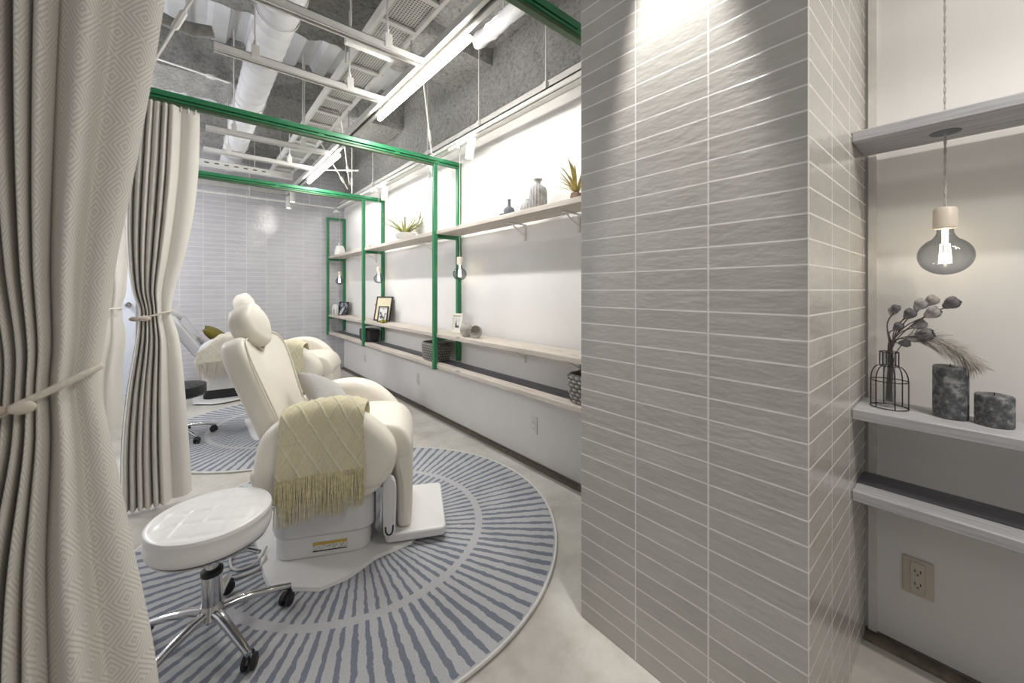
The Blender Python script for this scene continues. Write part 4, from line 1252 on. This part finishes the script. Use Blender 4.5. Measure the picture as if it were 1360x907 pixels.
FL = ['pale dried bloom on the bent stem nearest the pillar', 'small dark dried bloom touching the pale one on the bent stem',
      'dark dried bloom in the upper middle of the wire vase bouquet', 'pale dried bloom beside the palest bloom near the bouquet top',
      'palest dried bloom, topmost of the wire vase bouquet', 'dark dried bud at the outermost tip of the bouquet, above the tall candle',
      'large pale dried bloom just below the palest top bloom', 'small dark dried bloom in the crook of the bent stem',
      'large pale dried bloom at the heart of the bouquet', 'largest dark dried bloom where the pampas plume begins',
      'low pale dried bloom above the wire vase neck', 'lowest dark dried bloom, just over the wire vase neck']
for k, (p, kind, sz) in enumerate(flowers):
    P = Vector(p); base = Vector((1.70+random.uniform(-.006, .006), .172+random.uniform(-.008, .008), ZA+.02))
    t = thing('dried_flower', FL[k], 'flower', P, group='dried flowers in the wire vase')
    neck = Vector((1.70+random.uniform(-.006, .006), .170+random.uniform(-.006, .006), ZA+.18))
    mid = neck.lerp(P, .55)+Vector((0, .012, .012))
    pts = catmull([base-P, neck-P, mid-P, Vector((0, 0, -.004))], 5, False)
    b = B(); tube(b, pts, .0016, 5); link('stem', b, 'stem', t)
    b = B(); dirv = (P-mid).normalized(); R = dirv.to_track_quat('Z', 'Y').to_matrix()
    rnd = random.Random(k)
    for q in range(7):
        a = q*2.4; ww = sz*(.62+.05*q)
        rows = []
        for i in range(5):
            f = i/4; row = []
            for j in range(5):
                h = (j/4-.5)
                rr = ww*(.4+.7*math.sin(f*PI*.8)); an = a+h*1.9
                row.append(b.verts.new(R @ Vector((rr*math.cos(an), rr*math.sin(an), -sz*.5+f*sz*1.9-abs(h)*sz*.5*f))))
            rows.append(row)
        for i in range(4):
            for j in range(4): b.faces.new((rows[i][j], rows[i][j+1], rows[i+1][j+1], rows[i+1][j]))
    superell(b, (0, 0, 0), sz*.62, sz*.62, sz*.8, 2, mtx=R.to_3x3(), n=8, m=12)
    link('bloom', b, ('petal', 'petald', 'plume')[kind], t, 80)
# pampas plume
t = thing('pampas_plume', 'feathery grey pampas plume arching over the candle', 'dried grass', (1.70, .172, ZA))
sp = catmull([(.0, .0, .02), (.0, -.01, .15), (.005, -.035, .21), (.0, -.07, .225), (-.005, -.115, .21), (-.01, -.15, .185), (-.01, -.172, .16)], 8, False)
b = B(); tube(b, sp, .0014, 5); link('stem', b, 'stem', t)
b = B(); rnd = random.Random(12)
for k in range(900):
    f = rnd.uniform(.36, 1.0); i = min(len(sp)-2, int(f*(len(sp)-1))); p = Vector(sp[i]); d = (Vector(sp[i+1])-p).normalized()
    a = rnd.uniform(0, 2*PI); u, w = frame_of(d)
    s = (u*math.cos(a)+w*math.sin(a))
    L = rnd.uniform(.02, .046)*(1.2-.55*f)*1.1
    q = p+d*L*.6+s*L*.5; e = p+d*L*1.0+s*L*.85+Vector((0, 0, -.006))
    tube(b, [p, q, e], [.0007, .0006, .0003], 3, caps=False)
link('plume', b, 'plume', t, 0)
def candle(label, loc, r, h):
    t = thing('pillar_candle', label, 'candle', loc, group='mottled grey candles in the alcove')
    b = B(); lathe(b, [(.0, 0), (r-.003, 0), (r, .003), (r, h-.004), (r-.003, h), (r*.6, h-.002), (r*.2, h-.003), (.0, h-.003)], seg=40, mod=lambda a, z: 1+.006*math.sin(5*a+z*60)); link('wax', b, 'candle', t)
    b = B(); tube(b, [(0, 0, h-.004), (.001, 0, h+.006)], .0012, 6); link('wick', b, 'dark', t)
candle('tall dark mottled pillar candle in the alcove', (1.705, .044, ZA), .036, .15)
candle('short dark mottled candle beside the tall candle in the alcove', (1.695, -.036, ZA), .036, .085)

# ------------------------------------------------------------------ lights
def area(name, loc, rot, sx, sy, energy, col=(1, 1, 1)):
    L = bpy.data.lights.new(name, 'AREA'); L.shape = 'RECTANGLE'; L.size = sx; L.size_y = sy; L.energy = energy; L.color = col
    o = bpy.data.objects.new(name, L); C.objects.link(o); o.location = loc; o.rotation_euler = rot; return o
def spotl(name, loc, to, energy, size, blend, soft=.03, col=(1, 1, 1)):
    L = bpy.data.lights.new(name, 'SPOT'); L.energy = energy; L.spot_size = size; L.spot_blend = blend; L.shadow_soft_size = soft; L.color = col
    o = bpy.data.objects.new(name, L); C.objects.link(o); o.location = loc
    o.rotation_euler = (Vector(to)-Vector(loc)).to_track_quat('-Z', 'Y').to_euler(); return o
for y in (2.19, 4.36): area('tube_output', (1.066, y, 2.418), (0, 0, 0), .045, 1.18, 17, (1, .985, .965))
spotl('pillar_graze', (.99, .585, 2.5), (1.107, .575, 2.02), 150, .62, .45, .04, (1, .98, .95))
spotl('rug_accent', (1.3, 1.75, 2.9), (1.12, 2.15, 0), 60, .62, .5, .04, (1, .99, .97))
spotl('alcove_wash', (.9, -.9, 2.2), (1.8, .0, 1.2), 20, 1.3, .9, .05, (1, .95, .89))
spotl('pillar_side_wash', (1.4, -.4, 2.95), (1.42, .246, 1.95), 20, 1.3, .8, .05, (1, .94, .87))
area('rear_tube_output', (1.066, -.95, 2.43), (0, 0, 0), .045, 1.18, 22, (1, .945, .88))
def point(name, loc, energy, rad, col=(1, 1, 1)):
    L = bpy.data.lights.new(name, 'POINT'); L.energy = energy; L.shadow_soft_size = rad; L.color = col
    o = bpy.data.objects.new(name, L); C.objects.link(o); o.location = loc
area('track_glow', (1.645, 3.4, 2.36), (0, 0, 0), .02, 4.8, 9, (1, .985, .96))
point('salon_fill', (-.7, -.9, 2.2), 8, .2, (1, .97, .94))  # added fill behind the camera, lifts the near curtain; no fixture here
point('bay_fill', (-1.3, 3.7, 2.0), 55, .15, (.98, .98, 1))  # added fill out of view, brightens the ceiling and far room
point('bay_fill', (-1.3, 5.3, 2.0), 55, .15, (.97, .98, 1))  # second added fill, deeper along the unseen bays
W = bpy.data.worlds.new('World'); S.world = W; W.use_nodes = True
W.node_tree.nodes['Background'].inputs[0].default_value = (1.0, .985, .97, 1)
W.node_tree.nodes['Background'].inputs[1].default_value = .22

# ------------------------------------------------------------------ camera
cam = bpy.data.cameras.new('camera'); co = bpy.data.objects.new('camera', cam); C.objects.link(co)
co.location = (0, 0, 1.2); co.rotation_euler = (PI/2, 0, -math.atan(429/513))
cam.sensor_width = 36; cam.lens = 36*513/1360; cam.shift_y = -68.5/1360; cam.clip_start = .03
cam.dof.use_dof = True; cam.dof.focus_distance = 2.3; cam.dof.aperture_fstop = 3.5
S.camera = co
S.view_settings.view_transform = 'Standard'
S.view_settings.look = 'None'
S.view_settings.exposure = -.06
S.cycles.use_denoising = True
